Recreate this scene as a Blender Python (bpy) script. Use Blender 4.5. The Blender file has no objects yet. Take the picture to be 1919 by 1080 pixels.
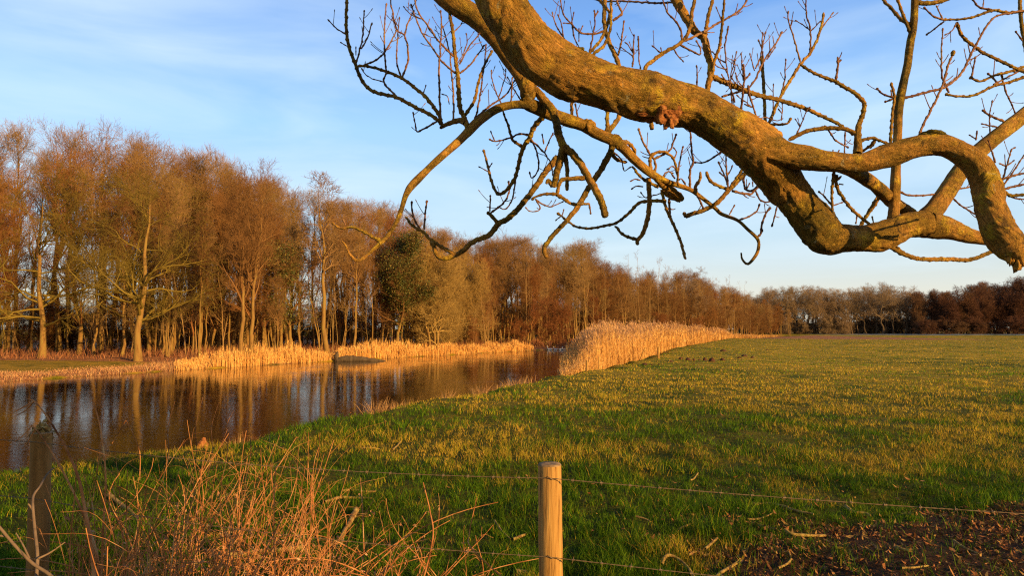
import bpy, math, random
import numpy as np
from mathutils import Vector, Matrix
rng = np.random.default_rng(7)
random.seed(7)
sc = bpy.context.scene
C = sc.collection

# ------------------------------------------------------------------ camera
F = 1279.3                      # focal length in pixels of the 1919 px wide photograph
CAM_H = 1.6
PITCH = math.atan((617 - 540) / F)
cam_d = bpy.data.cameras.new('camera'); cam_d.lens = 24; cam_d.sensor_width = 36
cam_d.clip_start = 0.05; cam_d.clip_end = 6000
cam = bpy.data.objects.new('camera', cam_d); C.objects.link(cam)
cam.location = (0, 0, CAM_H); cam.rotation_euler = (math.pi / 2 + PITCH, 0, 0)
sc.camera = cam

# ------------------------------------------------------------------ light
SUN_AZ = math.radians(50)       # to the right of straight behind the camera
SUN_EL = math.radians(15)
sv = Vector((math.sin(SUN_AZ) * math.cos(SUN_EL), -math.cos(SUN_AZ) * math.cos(SUN_EL), math.sin(SUN_EL)))
sun_d = bpy.data.lights.new('sun', 'SUN'); sun_d.energy = 5.0; sun_d.angle = math.radians(0.5)
sun_d.color = (1.0, 0.62, 0.23)
sun = bpy.data.objects.new('sun', sun_d); C.objects.link(sun)
sun.rotation_euler = sv.to_track_quat('Z', 'Y').to_euler(); sun.location = (30, -30, 30)

w = bpy.data.worlds.new('World'); sc.world = w; w.use_nodes = True
nt = w.node_tree; nt.nodes.clear()
def N(t, ty, **kw):
    n = t.nodes.new(ty)
    for k, v in kw.items():
        setattr(n, k, v)
    return n
def L(t, a, b): t.links.new(a, b)
sky = N(nt, 'ShaderNodeTexSky', sky_type='NISHITA', sun_disc=False)
sky.sun_elevation = SUN_EL; sky.sun_rotation = math.pi - SUN_AZ
sky.air_density = 1.0; sky.dust_density = 0.6; sky.ozone_density = 2.2; sky.altitude = 0
tc = N(nt, 'ShaderNodeTexCoord')
mp = N(nt, 'ShaderNodeMapping'); mp.inputs['Scale'].default_value = (1.0, 1.3, 5.5); mp.inputs['Rotation'].default_value = (0.10, 0.16, 0.35)
L(nt, tc.outputs['Generated'], mp.inputs[0])
n1 = N(nt, 'ShaderNodeTexNoise'); n1.inputs['Scale'].default_value = 2.1; n1.inputs['Detail'].default_value = 7; n1.inputs['Roughness'].default_value = 0.52; n1.inputs['Distortion'].default_value = 0.5
L(nt, mp.outputs[0], n1.inputs['Vector'])
cr = N(nt, 'ShaderNodeMapRange'); cr.inputs[1].default_value = 0.40; cr.inputs[2].default_value = 0.78; cr.inputs[3].default_value = 0.0; cr.inputs[4].default_value = 0.6
L(nt, n1.outputs['Fac'], cr.inputs[0])
gain = N(nt, 'ShaderNodeMix', data_type='RGBA', blend_type='MULTIPLY'); gain.inputs[0].default_value = 1.0
gain.inputs[7].default_value = (1.0, 1.0, 1.0, 1)
sep = N(nt, 'ShaderNodeSeparateXYZ'); L(nt, tc.outputs['Generated'], sep.inputs[0])
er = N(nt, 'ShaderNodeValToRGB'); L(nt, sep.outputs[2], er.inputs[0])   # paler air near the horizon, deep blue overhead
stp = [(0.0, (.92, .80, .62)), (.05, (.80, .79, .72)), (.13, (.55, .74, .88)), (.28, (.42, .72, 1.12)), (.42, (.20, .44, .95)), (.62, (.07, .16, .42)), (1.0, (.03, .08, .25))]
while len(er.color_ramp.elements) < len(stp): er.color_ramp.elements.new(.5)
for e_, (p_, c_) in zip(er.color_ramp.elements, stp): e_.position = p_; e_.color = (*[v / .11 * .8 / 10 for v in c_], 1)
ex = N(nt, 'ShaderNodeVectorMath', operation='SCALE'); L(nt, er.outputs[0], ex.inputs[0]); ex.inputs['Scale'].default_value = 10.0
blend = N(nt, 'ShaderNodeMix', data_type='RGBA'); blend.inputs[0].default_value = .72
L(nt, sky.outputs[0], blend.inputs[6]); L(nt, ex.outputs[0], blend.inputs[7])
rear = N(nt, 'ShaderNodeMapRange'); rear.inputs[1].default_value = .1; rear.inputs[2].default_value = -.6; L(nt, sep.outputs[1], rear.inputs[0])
rm = N(nt, 'ShaderNodeMix', data_type='RGBA', blend_type='MULTIPLY'); rm.inputs[7].default_value = (.85, .60, .40, 1)   # low-sun side of the sky, dimmed and warmed to cut blue fill light
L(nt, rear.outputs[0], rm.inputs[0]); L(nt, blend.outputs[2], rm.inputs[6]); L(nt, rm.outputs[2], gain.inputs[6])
fade = N(nt, 'ShaderNodeMapRange'); fade.inputs[1].default_value = .42; fade.inputs[2].default_value = .7; fade.inputs[3].default_value = 1; fade.inputs[4].default_value = .1
L(nt, sep.outputs[2], fade.inputs[0])
mx = N(nt, 'ShaderNodeMix', data_type='RGBA'); mx.inputs[7].default_value = (5.6, 6.6, 7.2, 1)
cf = N(nt, 'ShaderNodeMath', operation='MULTIPLY'); L(nt, cr.outputs[0], cf.inputs[0]); L(nt, fade.outputs[0], cf.inputs[1])
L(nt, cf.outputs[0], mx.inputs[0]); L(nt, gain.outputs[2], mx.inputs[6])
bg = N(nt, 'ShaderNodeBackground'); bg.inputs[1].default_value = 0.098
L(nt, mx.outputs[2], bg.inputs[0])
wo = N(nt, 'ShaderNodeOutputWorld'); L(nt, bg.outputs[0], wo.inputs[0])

sc.view_settings.view_transform = 'Standard'; sc.view_settings.look = 'None'
sc.view_settings.exposure = 0.68; sc.view_settings.gamma = 1.0
sc.render.engine = 'CYCLES'
sc.cycles.max_bounces = 5; sc.cycles.diffuse_bounces = 2; sc.cycles.glossy_bounces = 3
sc.cycles.use_denoising = False; sc.cycles.filter_width = 1.2

# ------------------------------------------------------------------ helpers
def P(px, py, d):
    """a point d metres ahead of the camera seen at pixel (px,py) of the photograph"""
    x = (px - 959.5) / F; y = -(py - 540) / F
    cp, sp = math.cos(PITCH), math.sin(PITCH)
    v = (x, cp - sp * y, sp + cp * y)
    k = d / v[1]
    return Vector((v[0] * k, d, CAM_H + v[2] * k))
def GP(px, py, z=0.0):
    a = P(px, py, 1.0); k = (z - CAM_H) / (a.z - CAM_H)
    return a.x * k, k
def setp(o, label=None, cat=None, group=None, kind=None):
    if label: o['label'] = label
    if cat: o['category'] = cat
    if group: o['group'] = group
    if kind: o['kind'] = kind
    return o
def empty(name, loc, label, cat, group=None, rz=0):
    o = bpy.data.objects.new(name, None); C.objects.link(o); o.location = loc; o.rotation_euler = (0, 0, rz)
    o.empty_display_size = 0.2
    return setp(o, label, cat, group)
def npmesh(name, V, quads=None, tris=None, mat=None, smooth=True, col=None):
    me = bpy.data.meshes.new(name)
    V = np.asarray(V, np.float32).reshape(-1, 3)
    nq = 0 if quads is None else len(quads); ntr = 0 if tris is None else len(tris)
    parts = []; st = []
    if nq: parts.append(np.asarray(quads, np.int32).ravel()); st.append(np.arange(nq) * 4)
    if ntr: parts.append(np.asarray(tris, np.int32).ravel()); st.append(nq * 4 + np.arange(ntr) * 3)
    loops = np.concatenate(parts); st = np.concatenate(st).astype(np.int32)
    me.vertices.add(len(V)); me.vertices.foreach_set('co', V.ravel())
    me.loops.add(len(loops)); me.loops.foreach_set('vertex_index', loops)
    me.polygons.add(nq + ntr); me.polygons.foreach_set('loop_start', st)
    me.polygons.foreach_set('use_smooth', np.full(nq + ntr, smooth))
    me.update(calc_edges=True)
    if col is not None:
        a = me.color_attributes.new('tint', 'FLOAT_COLOR', 'POINT')
        c = np.ones((len(V), 4), np.float32); c[:, :3] = col
        a.data.foreach_set('color', c.ravel())
    if mat: me.materials.append(mat)
    return me
def obj(name, me, parent=None, **kw):
    o = bpy.data.objects.new(name, me); C.objects.link(o)
    if parent: o.parent = parent
    return setp(o, **kw)
def tubes(Pt, R, s=6, cap=True):
    """(M,K,3) polylines with (M,K) radii -> verts, quads"""
    M, K = R.shape
    T = np.empty_like(Pt); T[:, 1:-1] = Pt[:, 2:] - Pt[:, :-2]; T[:, 0] = Pt[:, 1] - Pt[:, 0]; T[:, -1] = Pt[:, -1] - Pt[:, -2]
    T /= np.linalg.norm(T, axis=2, keepdims=True) + 1e-9
    mean = Pt[:, -1] - Pt[:, 0]; mean /= np.linalg.norm(mean, axis=1, keepdims=True) + 1e-9
    ref = np.where(np.abs(mean[:, 2:3]) < 0.8, [[0, 0, 1.0]], [[0, 1.0, 0]])
    U = np.cross(T, ref[:, None, :]); U /= np.linalg.norm(U, axis=2, keepdims=True) + 1e-9
    W = np.cross(T, U)
    a = np.arange(s) * 2 * np.pi / s
    V = Pt[:, :, None, :] + R[:, :, None, None] * (np.cos(a)[None, None, :, None] * U[:, :, None, :] + np.sin(a)[None, None, :, None] * W[:, :, None, :])
    base = (np.arange(M)[:, None, None] * K + np.arange(K - 1)[None, :, None]) * s
    j = np.arange(s)[None, None, :]; j2 = (j + 1) % s
    Q = np.stack([base + j, base + s + j, base + s + j2, base + j2], -1).reshape(-1, 4)
    return V.reshape(-1, 3), Q
def merge(lst):
    off = 0; V = []; Q = []
    for v, q in lst:
        V.append(v); Q.append(q + off); off += len(v)
    return np.concatenate(V), np.concatenate(Q)
def vnoise(x, y, seed=0):
    xi = np.floor(x).astype(np.int64); yi = np.floor(y).astype(np.int64); fx = x - xi; fy = y - yi
    fx = fx * fx * (3 - 2 * fx); fy = fy * fy * (3 - 2 * fy)
    def h(a, b):
        n = (a * 374761393 + b * 668265263 + seed * 1442695041) & 0x7fffffff
        n = ((n ^ (n >> 13)) * 1274126177) & 0x7fffffff
        return ((n ^ (n >> 16)) & 0xffff) / 65535.0
    return (h(xi, yi) * (1 - fx) + h(xi + 1, yi) * fx) * (1 - fy) + (h(xi, yi + 1) * (1 - fx) + h(xi + 1, yi + 1) * fx) * fy
def fbm(x, y, seed=0, o=4):
    r = 0; a = 0.5; t = 0
    for i in range(o):
        r = r + a * vnoise(x, y, seed + i); t += a; a *= 0.5; x = x * 2.03 + 11.3; y = y * 2.03 + 5.7
    return r / t

# ------------------------------------------------------------------ materials
def mat(name, rough=0.9, spec=0.15):
    m = bpy.data.materials.new(name); m.use_nodes = True
    t = m.node_tree; b = t.nodes['Principled BSDF']
    b.inputs['Roughness'].default_value = rough; b.inputs['Specular IOR Level'].default_value = spec
    return m, t, b
def ramp(t, fac, stops):
    r = N(t, 'ShaderNodeValToRGB'); L(t, fac, r.inputs[0])
    el = r.color_ramp.elements
    while len(el) < len(stops): el.new(0.5)
    for e, (p, c) in zip(el, stops): e.position = p; e.color = (*c, 1)
    return r.outputs[0]
def noise(t, vec, scale, detail=4, rough=0.55, dist=0.0, out='Fac'):
    n = N(t, 'ShaderNodeTexNoise'); n.inputs['Scale'].default_value = scale; n.inputs['Detail'].default_value = detail
    n.inputs['Roughness'].default_value = rough; n.inputs['Distortion'].default_value = dist
    if vec is not None: L(t, vec, n.inputs['Vector'])
    return n.outputs[out]
def mixc(t, fac, a, b, mode='MIX'):
    m = N(t, 'ShaderNodeMix', data_type='RGBA', blend_type=mode)
    for s, v in ((0, fac), (6, a), (7, b)):
        if hasattr(v, 'is_linked') or hasattr(v, 'links'): L(t, v, m.inputs[s])
        else: m.inputs[s].default_value = v if s == 0 else (*v, 1)
    return m.outputs[2]
def math_(t, op, a, b=0.5, clamp=False):
    m = N(t, 'ShaderNodeMath', operation=op); m.use_clamp = clamp
    for s, v in ((0, a), (1, b)):
        if hasattr(v, 'links'): L(t, v, m.inputs[s])
        else: m.inputs[s].default_value = v
    return m.outputs[0]
def bump(t, b, h, strength=0.5, dist=0.02):
    n = N(t, 'ShaderNodeBump'); n.inputs['Strength'].default_value = strength; n.inputs['Distance'].default_value = dist
    L(t, h, n.inputs['Height']); L(t, n.outputs[0], b.inputs['Normal'])
def geo(t): return N(t, 'ShaderNodeNewGeometry').outputs['Position']
def ocoord(t): return N(t, 'ShaderNodeTexCoord').outputs['Object']

def tint_mat(name, rough=0.8, trans=0.0, spec=0.1):
    m, t, b = mat(name, rough, spec)
    a = N(t, 'ShaderNodeAttribute', attribute_name='tint')
    L(t, a.outputs['Color'], b.inputs['Base Color'])
    if trans:
        tr = N(t, 'ShaderNodeBsdfTranslucent'); L(t, a.outputs['Color'], tr.inputs[0])
        ms = N(t, 'ShaderNodeMixShader'); ms.inputs[0].default_value = trans
        L(t, b.outputs[0], ms.inputs[1]); L(t, tr.outputs[0], ms.inputs[2])
        L(t, ms.outputs[0], t.nodes['Material Output'].inputs[0])
    return m
M_blade = tint_mat('grass_blades', 0.75, 0.30)
M_reed = tint_mat('dry_reed', 0.8, 0.25)
M_leaf = tint_mat('dead_leaves', 0.85, 0.1)

# twig / bark of the woods: each tree takes its own tone from the object random
def wood_mat(name, stops, scale=0.25):
    m, t, b = mat(name, 0.9, 0.05)
    oi = N(t, 'ShaderNodeObjectInfo').outputs['Random']
    n = noise(t, geo(t), scale, 3, 0.6)
    f = math_(t, 'ADD', math_(t, 'MULTIPLY', oi, 0.62), math_(t, 'MULTIPLY', n, 0.55))
    f = math_(t, 'SUBTRACT', f, 0.08)
    L(t, ramp(t, f, stops), b.inputs['Base Color'])
    return m
M_twig = wood_mat('brown_twigs', [(0.0, (.16, .075, .030)), (0.45, (.23, .12, .043)), (0.75, (.32, .19, .075)), (1.0, (.24, .17, .055))])
M_rust = wood_mat('rusty_twigs', [(0.0, (.20, .070, .028)), (0.5, (.25, .105, .036)), (1.0, (.28, .15, .05))])
M_olive = wood_mat('mossy_boughs', [(0.0, (.15, .10, .02)), (0.5, (.20, .145, .03)), (1.0, (.24, .17, .04))])
M_tops = wood_mat('pale_twigs', [(0.0, (.27, .15, .065)), (0.5, (.31, .185, .075)), (1.0, (.27, .19, .06))])
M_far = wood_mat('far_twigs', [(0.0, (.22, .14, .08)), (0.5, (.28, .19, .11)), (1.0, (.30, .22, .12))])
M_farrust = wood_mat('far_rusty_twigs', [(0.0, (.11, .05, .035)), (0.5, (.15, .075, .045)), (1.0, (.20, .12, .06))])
def trunk_mat(name, c1, c2, c3):
    m, t, b = mat(name, 0.9, 0.1)
    oc = ocoord(t); mpn = N(t, 'ShaderNodeMapping'); mpn.inputs['Scale'].default_value = (3, 3, 0.5); L(t, oc, mpn.inputs[0])
    n = noise(t, mpn.outputs[0], 2.5, 5, 0.6)
    L(t, ramp(t, n, [(0.3, c1), (0.5, c2), (0.72, c3)]), b.inputs['Base Color'])
    n2 = noise(t, mpn.outputs[0], 9, 5, 0.7); bump(t, b, n2, 0.7, 0.04)
    return m
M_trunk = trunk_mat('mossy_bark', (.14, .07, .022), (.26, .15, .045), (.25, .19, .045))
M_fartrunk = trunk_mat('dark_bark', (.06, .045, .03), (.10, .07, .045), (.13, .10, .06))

# overhanging branch bark
def bark(name, reddish=False):
    m, t, b = mat(name, 0.85, 0.2)
    g = geo(t)
    n1 = noise(t, g, 3.8, 7, 0.68, 0.8); n2 = noise(t, g, 13, 6, 0.65, 0.3); n3 = noise(t, g, 60, 5, 0.7)
    if reddish: base = ramp(t, n1, [(0.3, (.20, .085, .05)), (0.55, (.30, .15, .08)), (0.75, (.30, .20, .08))])
    else: base = ramp(t, n1, [(0.30, (.13, .11, .015)), (0.45, (.36, .21, .032)), (0.58, (.50, .25, .05)), (0.74, (.50, .34, .045))])
    lich = math_(t, 'MULTIPLY', math_(t, 'SUBTRACT', n2, 0.50), 9.0, True)
    if not reddish:
        patch = math_(t, 'MULTIPLY', math_(t, 'SUBTRACT', noise(t, g, 3.3, 4, 0.6, 0.8), 0.46), 9.0, True)
        base = mixc(t, math_(t, 'MULTIPLY', lich, patch), base, (.66, .45, .04))
        pale = math_(t, 'MULTIPLY', math_(t, 'SUBTRACT', noise(t, g, 24, 4, 0.7, 1.0), 0.62), 14.0, True)
        base = mixc(t, math_(t, 'MULTIPLY', pale, 0.7), base, (.50, .47, .30))
        dk = math_(t, 'MULTIPLY', math_(t, 'SUBTRACT', noise(t, g, 8, 5, 0.7, 1.5), 0.565), 12.0, True)
        base = mixc(t, math_(t, 'MULTIPLY', dk, 0.8), base, (.09, .06, .025))
    ca = N(t, 'ShaderNodeAttribute', attribute_name='tint')      # metres along the limb and round it
    cm_ = N(t, 'ShaderNodeMapping'); cm_.inputs['Scale'].default_value = (9, 34, 34); L(t, ca.outputs['Vector'], cm_.inputs[0])
    ridge = noise(t, cm_.outputs[0], 1.0, 6, 0.7, 1.2)
    rid2 = math_(t, 'MULTIPLY', math_(t, 'ABSOLUTE', math_(t, 'SUBTRACT', ridge, 0.5)), 9.0, True)
    fine = ramp(t, math_(t, 'ADD', math_(t, 'MULTIPLY', n3, .55), math_(t, 'MULTIPLY', rid2, .4)), [(0.24, (.45, .42, .38)), (0.42, (1, 1, 1))])
    L(t, mixc(t, 1.0, base, fine, 'MULTIPLY'), b.inputs['Base Color'])
    v = N(t, 'ShaderNodeTexVoronoi', feature='DISTANCE_TO_EDGE'); v.inputs['Scale'].default_value = 32
    dv = N(t, 'ShaderNodeVectorMath', operation='ADD'); L(t, g, dv.inputs[0]); L(t, noise(t, g, 9, 3, 0.6, 0, 'Color'), dv.inputs[1])
    L(t, dv.outputs[0], v.inputs['Vector'])
    crack = math_(t, 'MINIMUM', math_(t, 'MULTIPLY', v.outputs['Distance'], 6.0), 1.0)
    crack = math_(t, 'MAXIMUM', crack, math_(t, 'MULTIPLY', math_(t, 'SUBTRACT', n1, 0.42), 7.0, True))
    h = math_(t, 'ADD', math_(t, 'MULTIPLY', n3, 0.7), math_(t, 'MULTIPLY', n2, 1.6))
    h = math_(t, 'ADD', h, math_(t, 'MULTIPLY', crack, 0.5)); h = math_(t, 'ADD', h, math_(t, 'MULTIPLY', rid2, .32))
    if not reddish: h = math_(t, 'ADD', h, math_(t, 'MULTIPLY', math_(t, 'MULTIPLY', lich, patch), 0.35))
    bump(t, b, h, 1.0, 0.015)
    return m
M_bark = bark('lichen_bark'); M_tw = bark('twig_bark', True)
def simple(name, stops, scale, detail=4, bs=0.4, bd=0.01, rough=0.9, vec='geo', stretch=None):
    m, t, b = mat(name, rough, 0.15)
    v = geo(t) if vec == 'geo' else ocoord(t)
    if stretch:
        mm = N(t, 'ShaderNodeMapping'); mm.inputs['Scale'].default_value = stretch; L(t, v, mm.inputs[0]); v = mm.outputs[0]
    n = noise(t, v, scale, detail, 0.65)
    L(t, ramp(t, n, stops), b.inputs['Base Color']); bump(t, b, n, bs, bd)
    return m
M_moss = simple('dark_moss', [(0.35, (.06, .055, .012)), (0.7, (.22, .18, .04))], 60, 5, 1, .02)
M_scar = simple('torn_reddish_wood', [(0.35, (.07, .025, .01)), (0.5, (.30, .11, .035)), (0.65, (.40, .19, .06))], 30, 5, 1, .015)
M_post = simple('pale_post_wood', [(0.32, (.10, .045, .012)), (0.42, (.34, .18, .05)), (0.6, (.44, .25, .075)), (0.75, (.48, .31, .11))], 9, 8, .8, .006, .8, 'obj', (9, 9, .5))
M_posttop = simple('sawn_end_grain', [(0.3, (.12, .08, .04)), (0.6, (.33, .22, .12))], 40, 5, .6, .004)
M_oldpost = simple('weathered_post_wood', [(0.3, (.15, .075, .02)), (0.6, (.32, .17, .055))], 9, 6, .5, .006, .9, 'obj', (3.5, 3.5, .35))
M_stalk = simple('dead_stalk', [(0.3, (.13, .045, .015)), (0.45, (.36, .14, .045)), (0.58, (.50, .22, .08)), (0.7, (.52, .33, .15))], 9, 3, .2, .002)
M_greytwig = simple('grey_twig', [(0.3, (.15, .10, .06)), (0.7, (.24, .165, .10))], 20, 4, .4, .003)
M_stick = simple('lichen_stick', [(0.35, (.10, .05, .02)), (0.5, (.28, .18, .05)), (0.65, (.40, .28, .08))], 26, 5, .7, .006)
M_soil = simple('molehill_soil', [(0.3, (.05, .022, .012)), (0.7, (.13, .06, .03))], 12, 5, 1, .04)
M_wire, _t, _b = mat('wire_metal', 0.6, 0.3); _b.inputs['Base Color'].default_value = (.20, .14, .08, 1); _b.inputs['Metallic'].default_value = .2
M_white, _t, _b = mat('white_feathers', 0.8); _b.inputs['Base Color'].default_value = (.8, .78, .72, 1)
M_beak, _t, _b = mat('orange_beak', 0.6); _b.inputs['Base Color'].default_value = (.6, .25, .05, 1)
M_ivy = tint_mat('ivy_leaves', 0.6, 0.15, 0.3)

# ------------------------------------------------------------------ terrain
NEAR = np.array([(-12, -25), (-9.5, -8), (-8.4, 2), (-7.4, 6), (-6.5, 8.1), (-5.8, 9.1), (-5.0, 10.6), (-4.3, 12.1), (-3.4, 14.7), (-1.9, 17.4), (-.6, 20.7), (1.4, 25.6), (2.65, 27.9), (5.6, 35.6), (9.2, 46), (12.3, 57), (25.2, 90), (41, 130), (60, 172), (66, 185)], float)
FAR = np.array([(78, 190), (60, 160), (33, 112), (20, 92), (11, 79), (5.2, 68.5), (1.2, 64.5), (-6.4, 51.9), (-11.8, 43.2), (-15.9, 35.4), (-18.1, 30.8), (-19.9, 26.6), (-23, 20), (-27, 5), (-30, -25)], float)
POLY = np.concatenate([NEAR, FAR])
def segdist(x, y, line):
    d = np.full(x.shape, 1e9)
    for (ax, ay), (bx, by) in zip(line[:-1], line[1:]):
        vx, vy = bx - ax, by - ay; tt = np.clip(((x - ax) * vx + (y - ay) * vy) / (vx * vx + vy * vy), 0, 1)
        d = np.minimum(d, np.hypot(x - ax - tt * vx, y - ay - tt * vy))
    return d
def inside(x, y, poly):
    r = np.zeros(x.shape, bool); n = len(poly)
    for i in range(n):
        x1, y1 = poly[i]; x2, y2 = poly[(i + 1) % n]
        if y1 == y2: continue
        c = ((y1 > y) != (y2 > y)) & (x < (x2 - x1) * (y - y1) / (y2 - y1) + x1)
        r ^= c
    return r
WATER = -0.45
def hgt(x, y):
    x = np.asarray(x, float); y = np.asarray(y, float)
    x = x + 0.25 * np.sin(y * 1.7) + .12 * np.sin(y * 4.1 + 1)
    dn = segdist(x, y, NEAR); df = segdist(x, y, FAR); ins = inside(x, y, POLY)
    und = (fbm(x * .35, y * .35, 3, 3) - .5) * .10 + (fbm(x * 1.6, y * 1.6, 9, 3) - .5) * .09 + (fbm(x * 3.7, y * 3.7, 19, 2) - .5) * .06
    t = np.clip(dn / 1.3, 0, 1); t = t * t * (3 - 2 * t)
    near = WATER - .02 + (0.47 + und) * t
    tf = np.clip(df / 7, 0, 1); far = WATER + .10 * np.clip(df / .35, 0, 1) + (.28 + und) * tf
    out = np.where(dn < df, near, far)
    bed_or_shade = WATER - np.minimum(np.minimum(dn, df) * .5, .8)
    return np.where(ins, bed_or_shade, out)
def axis(lo, hi, s0, k):
    a = [0.0]
    while a[-1] < hi: a.append(a[-1] + s0 + k * a[-1])
    b = [0.0]
    while b[-1] > lo: b.append(b[-1] - s0 - k * abs(b[-1]))
    return np.array(sorted(set(b + a)))
gx = axis(-1500, 1500, .11, .022); gy = axis(-200, 2500, .10, .014)
X, Y = np.meshgrid(gx, gy); Z = hgt(X, Y)
nx, ny = len(gx), len(gy)
I = (np.arange(ny - 1)[:, None] * nx + np.arange(nx - 1)[None, :])
Q = np.stack([I, I + 1, I + nx + 1, I + nx], -1).reshape(-1, 4)
# ground cover masks: r = forest floor / bank litter, g = bare soil patch, b = frost
FR = np.array([(-45, 34), (-30, 38.5), (-24, 38.2), (-17.5, 39), (-13, 46), (-6.5, 56), (1, 69), (12, 84), (32, 116), (62, 164), (80, 192)], float)
def soilmask(x, y):
    n = fbm(x * 1.3, y * 1.3, 21, 4)
    e = np.clip((x - .95) / .9, 0, 1) * np.clip((6.35 - y) / 1.0 + (x - 2) * .06, 0, 1) * np.clip((y - 2.0) / .6, 0, 1)
    return np.clip((e * 1.1 + (n - .5) * 2.2 - .28) * 2.4, 0, 1) * np.clip(e * 4, 0, 1)
def floormask(x, y):
    df = segdist(x, y, FR); ff = inside(x, y, np.concatenate([FR, [(110, 260), (-60, 260), (-80, 34)]]))
    farside = (segdist(x, y, FAR) < segdist(x, y, NEAR)) & ~inside(x, y, POLY) & (x < 76)
    n = fbm(x * .25, y * .5, 5, 3)
    lawn = farside & ~ff & (x < -15.5) & (segdist(x, y, FAR) > 2.0) & (df > 2.2 + 2 * (n - .5))
    return np.where(lawn, 0.25, np.where(farside, 1.0, 0.0))
fm = floormask(X, Y); sm = soilmask(X, Y)
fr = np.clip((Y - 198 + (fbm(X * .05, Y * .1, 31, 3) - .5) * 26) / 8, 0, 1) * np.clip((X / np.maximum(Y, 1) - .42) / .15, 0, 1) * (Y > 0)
far_floor = np.clip((Y - 236) / 6, 0, 1)
fm = np.maximum(fm, far_floor * .3)
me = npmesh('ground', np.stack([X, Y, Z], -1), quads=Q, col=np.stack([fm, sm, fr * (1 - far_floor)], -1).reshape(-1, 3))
m, t, b = mat('ground_cover', 0.95, 0.05)
g = geo(t); at = N(t, 'ShaderNodeAttribute', attribute_name='tint'); sp = N(t, 'ShaderNodeSeparateColor'); L(t, at.outputs['Color'], sp.inputs[0])
big = noise(t, g, 0.11, 4, 0.6, 0.4); grain = noise(t, g, 42, 4, 0.8); mid = noise(t, g, 0.9, 5, 0.65, 0.3); fine = noise(t, g, 9, 5, 0.7)
fac = math_(t, 'ADD', math_(t, 'MULTIPLY', mid, 0.6), math_(t, 'ADD', math_(t, 'MULTIPLY', fine, 0.32), math_(t, 'MULTIPLY', big, 0.35)))
grass = ramp(t, math_(t, 'SUBTRACT', fac, 0.13), [(0.34, (.035, .055, .004)), (0.42, (.13, .15, .006)), (0.48, (.34, .27, .014)), (0.58, (.60, .38, .03))])
lit = ramp(t, noise(t, g, 5, 6, 0.75), [(0.3, (.14, .05, .025)), (0.5, (.32, .14, .06)), (0.7, (.46, .25, .11))])
soil = ramp(t, noise(t, g, 14, 6, 0.75), [(0.3, (.018, .010, .006)), (0.55, (.045, .024, .012)), (0.75, (.11, .055, .025))])
grass = mixc(t, 1.0, grass, ramp(t, grain, [(0.38, (.25, .25, .25)), (0.62, (1.1, 1.1, 1.1))]), 'MULTIPLY'); sy = N(t, 'ShaderNodeSeparateXYZ'); L(t, g, sy.inputs[0])      # darker, greener turf near the fence, drier further out
mr = N(t, 'ShaderNodeMapRange'); mr.inputs[1].default_value = 10; mr.inputs[2].default_value = 42; L(t, math_(t, 'ADD', sy.outputs[1], math_(t, 'MULTIPLY', big, 14)), mr.inputs[0])
bed_or_shade = mixc(t, grain, (.012, .020, .003), (.055, .065, .008))  # dark soil with the shade between near blades painted into its colour
grass = mixc(t, mr.outputs[0], bed_or_shade, grass)
c = mixc(t, sp.outputs[0], grass, lit); c = mixc(t, sp.outputs[1], c, soil)
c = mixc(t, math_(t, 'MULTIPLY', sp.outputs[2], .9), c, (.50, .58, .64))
L(t, c, b.inputs['Base Color'])
hh = math_(t, 'ADD', math_(t, 'MULTIPLY', mid, 1.0), math_(t, 'MULTIPLY', fine, 0.35)); bump(t, b, hh, 0.9, 0.12)
me.materials.append(m)
obj('ground', me, kind='structure', label='meadow and wooded banks along the river', cat='ground')

# water
wx = np.concatenate([np.linspace(-60, 110, 60)]); wy = np.linspace(-30, 210, 80)
WX, WY = np.meshgrid(wx, wy)
I = (np.arange(79)[:, None] * 60 + np.arange(59)[None, :]); Q = np.stack([I, I + 1, I + 61, I + 60], -1).reshape(-1, 4)
m, t, b = mat('river_water', 0.03, 0.5)
b.inputs['Base Color'].default_value = (.020, .009, .004, 1); b.inputs['IOR'].default_value = 1.38
g = geo(t); mm = N(t, 'ShaderNodeMapping'); mm.inputs['Scale'].default_value = (1.0, 1.0, 1.0); L(t, g, mm.inputs[0])
n1 = noise(t, mm.outputs[0], 3.2, 4, 0.6, 0.6); n2 = noise(t, mm.outputs[0], .35, 3, 0.5)
rr = ramp(t, n2, [(0.4, (.06,) * 3), (0.7, (.13,) * 3)]); L(t, rr, b.inputs['Roughness'])
bump(t, b, math_(t, 'MULTIPLY', n1, math_(t, 'ADD', n2, .3)), 0.07, 0.05)
me = npmesh('water', np.stack([WX, WY, np.full(WX.shape, WATER)], -1), quads=Q, mat=m)
obj('water', me, kind='structure', label='calm brown river reflecting the wood', cat='river')
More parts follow.
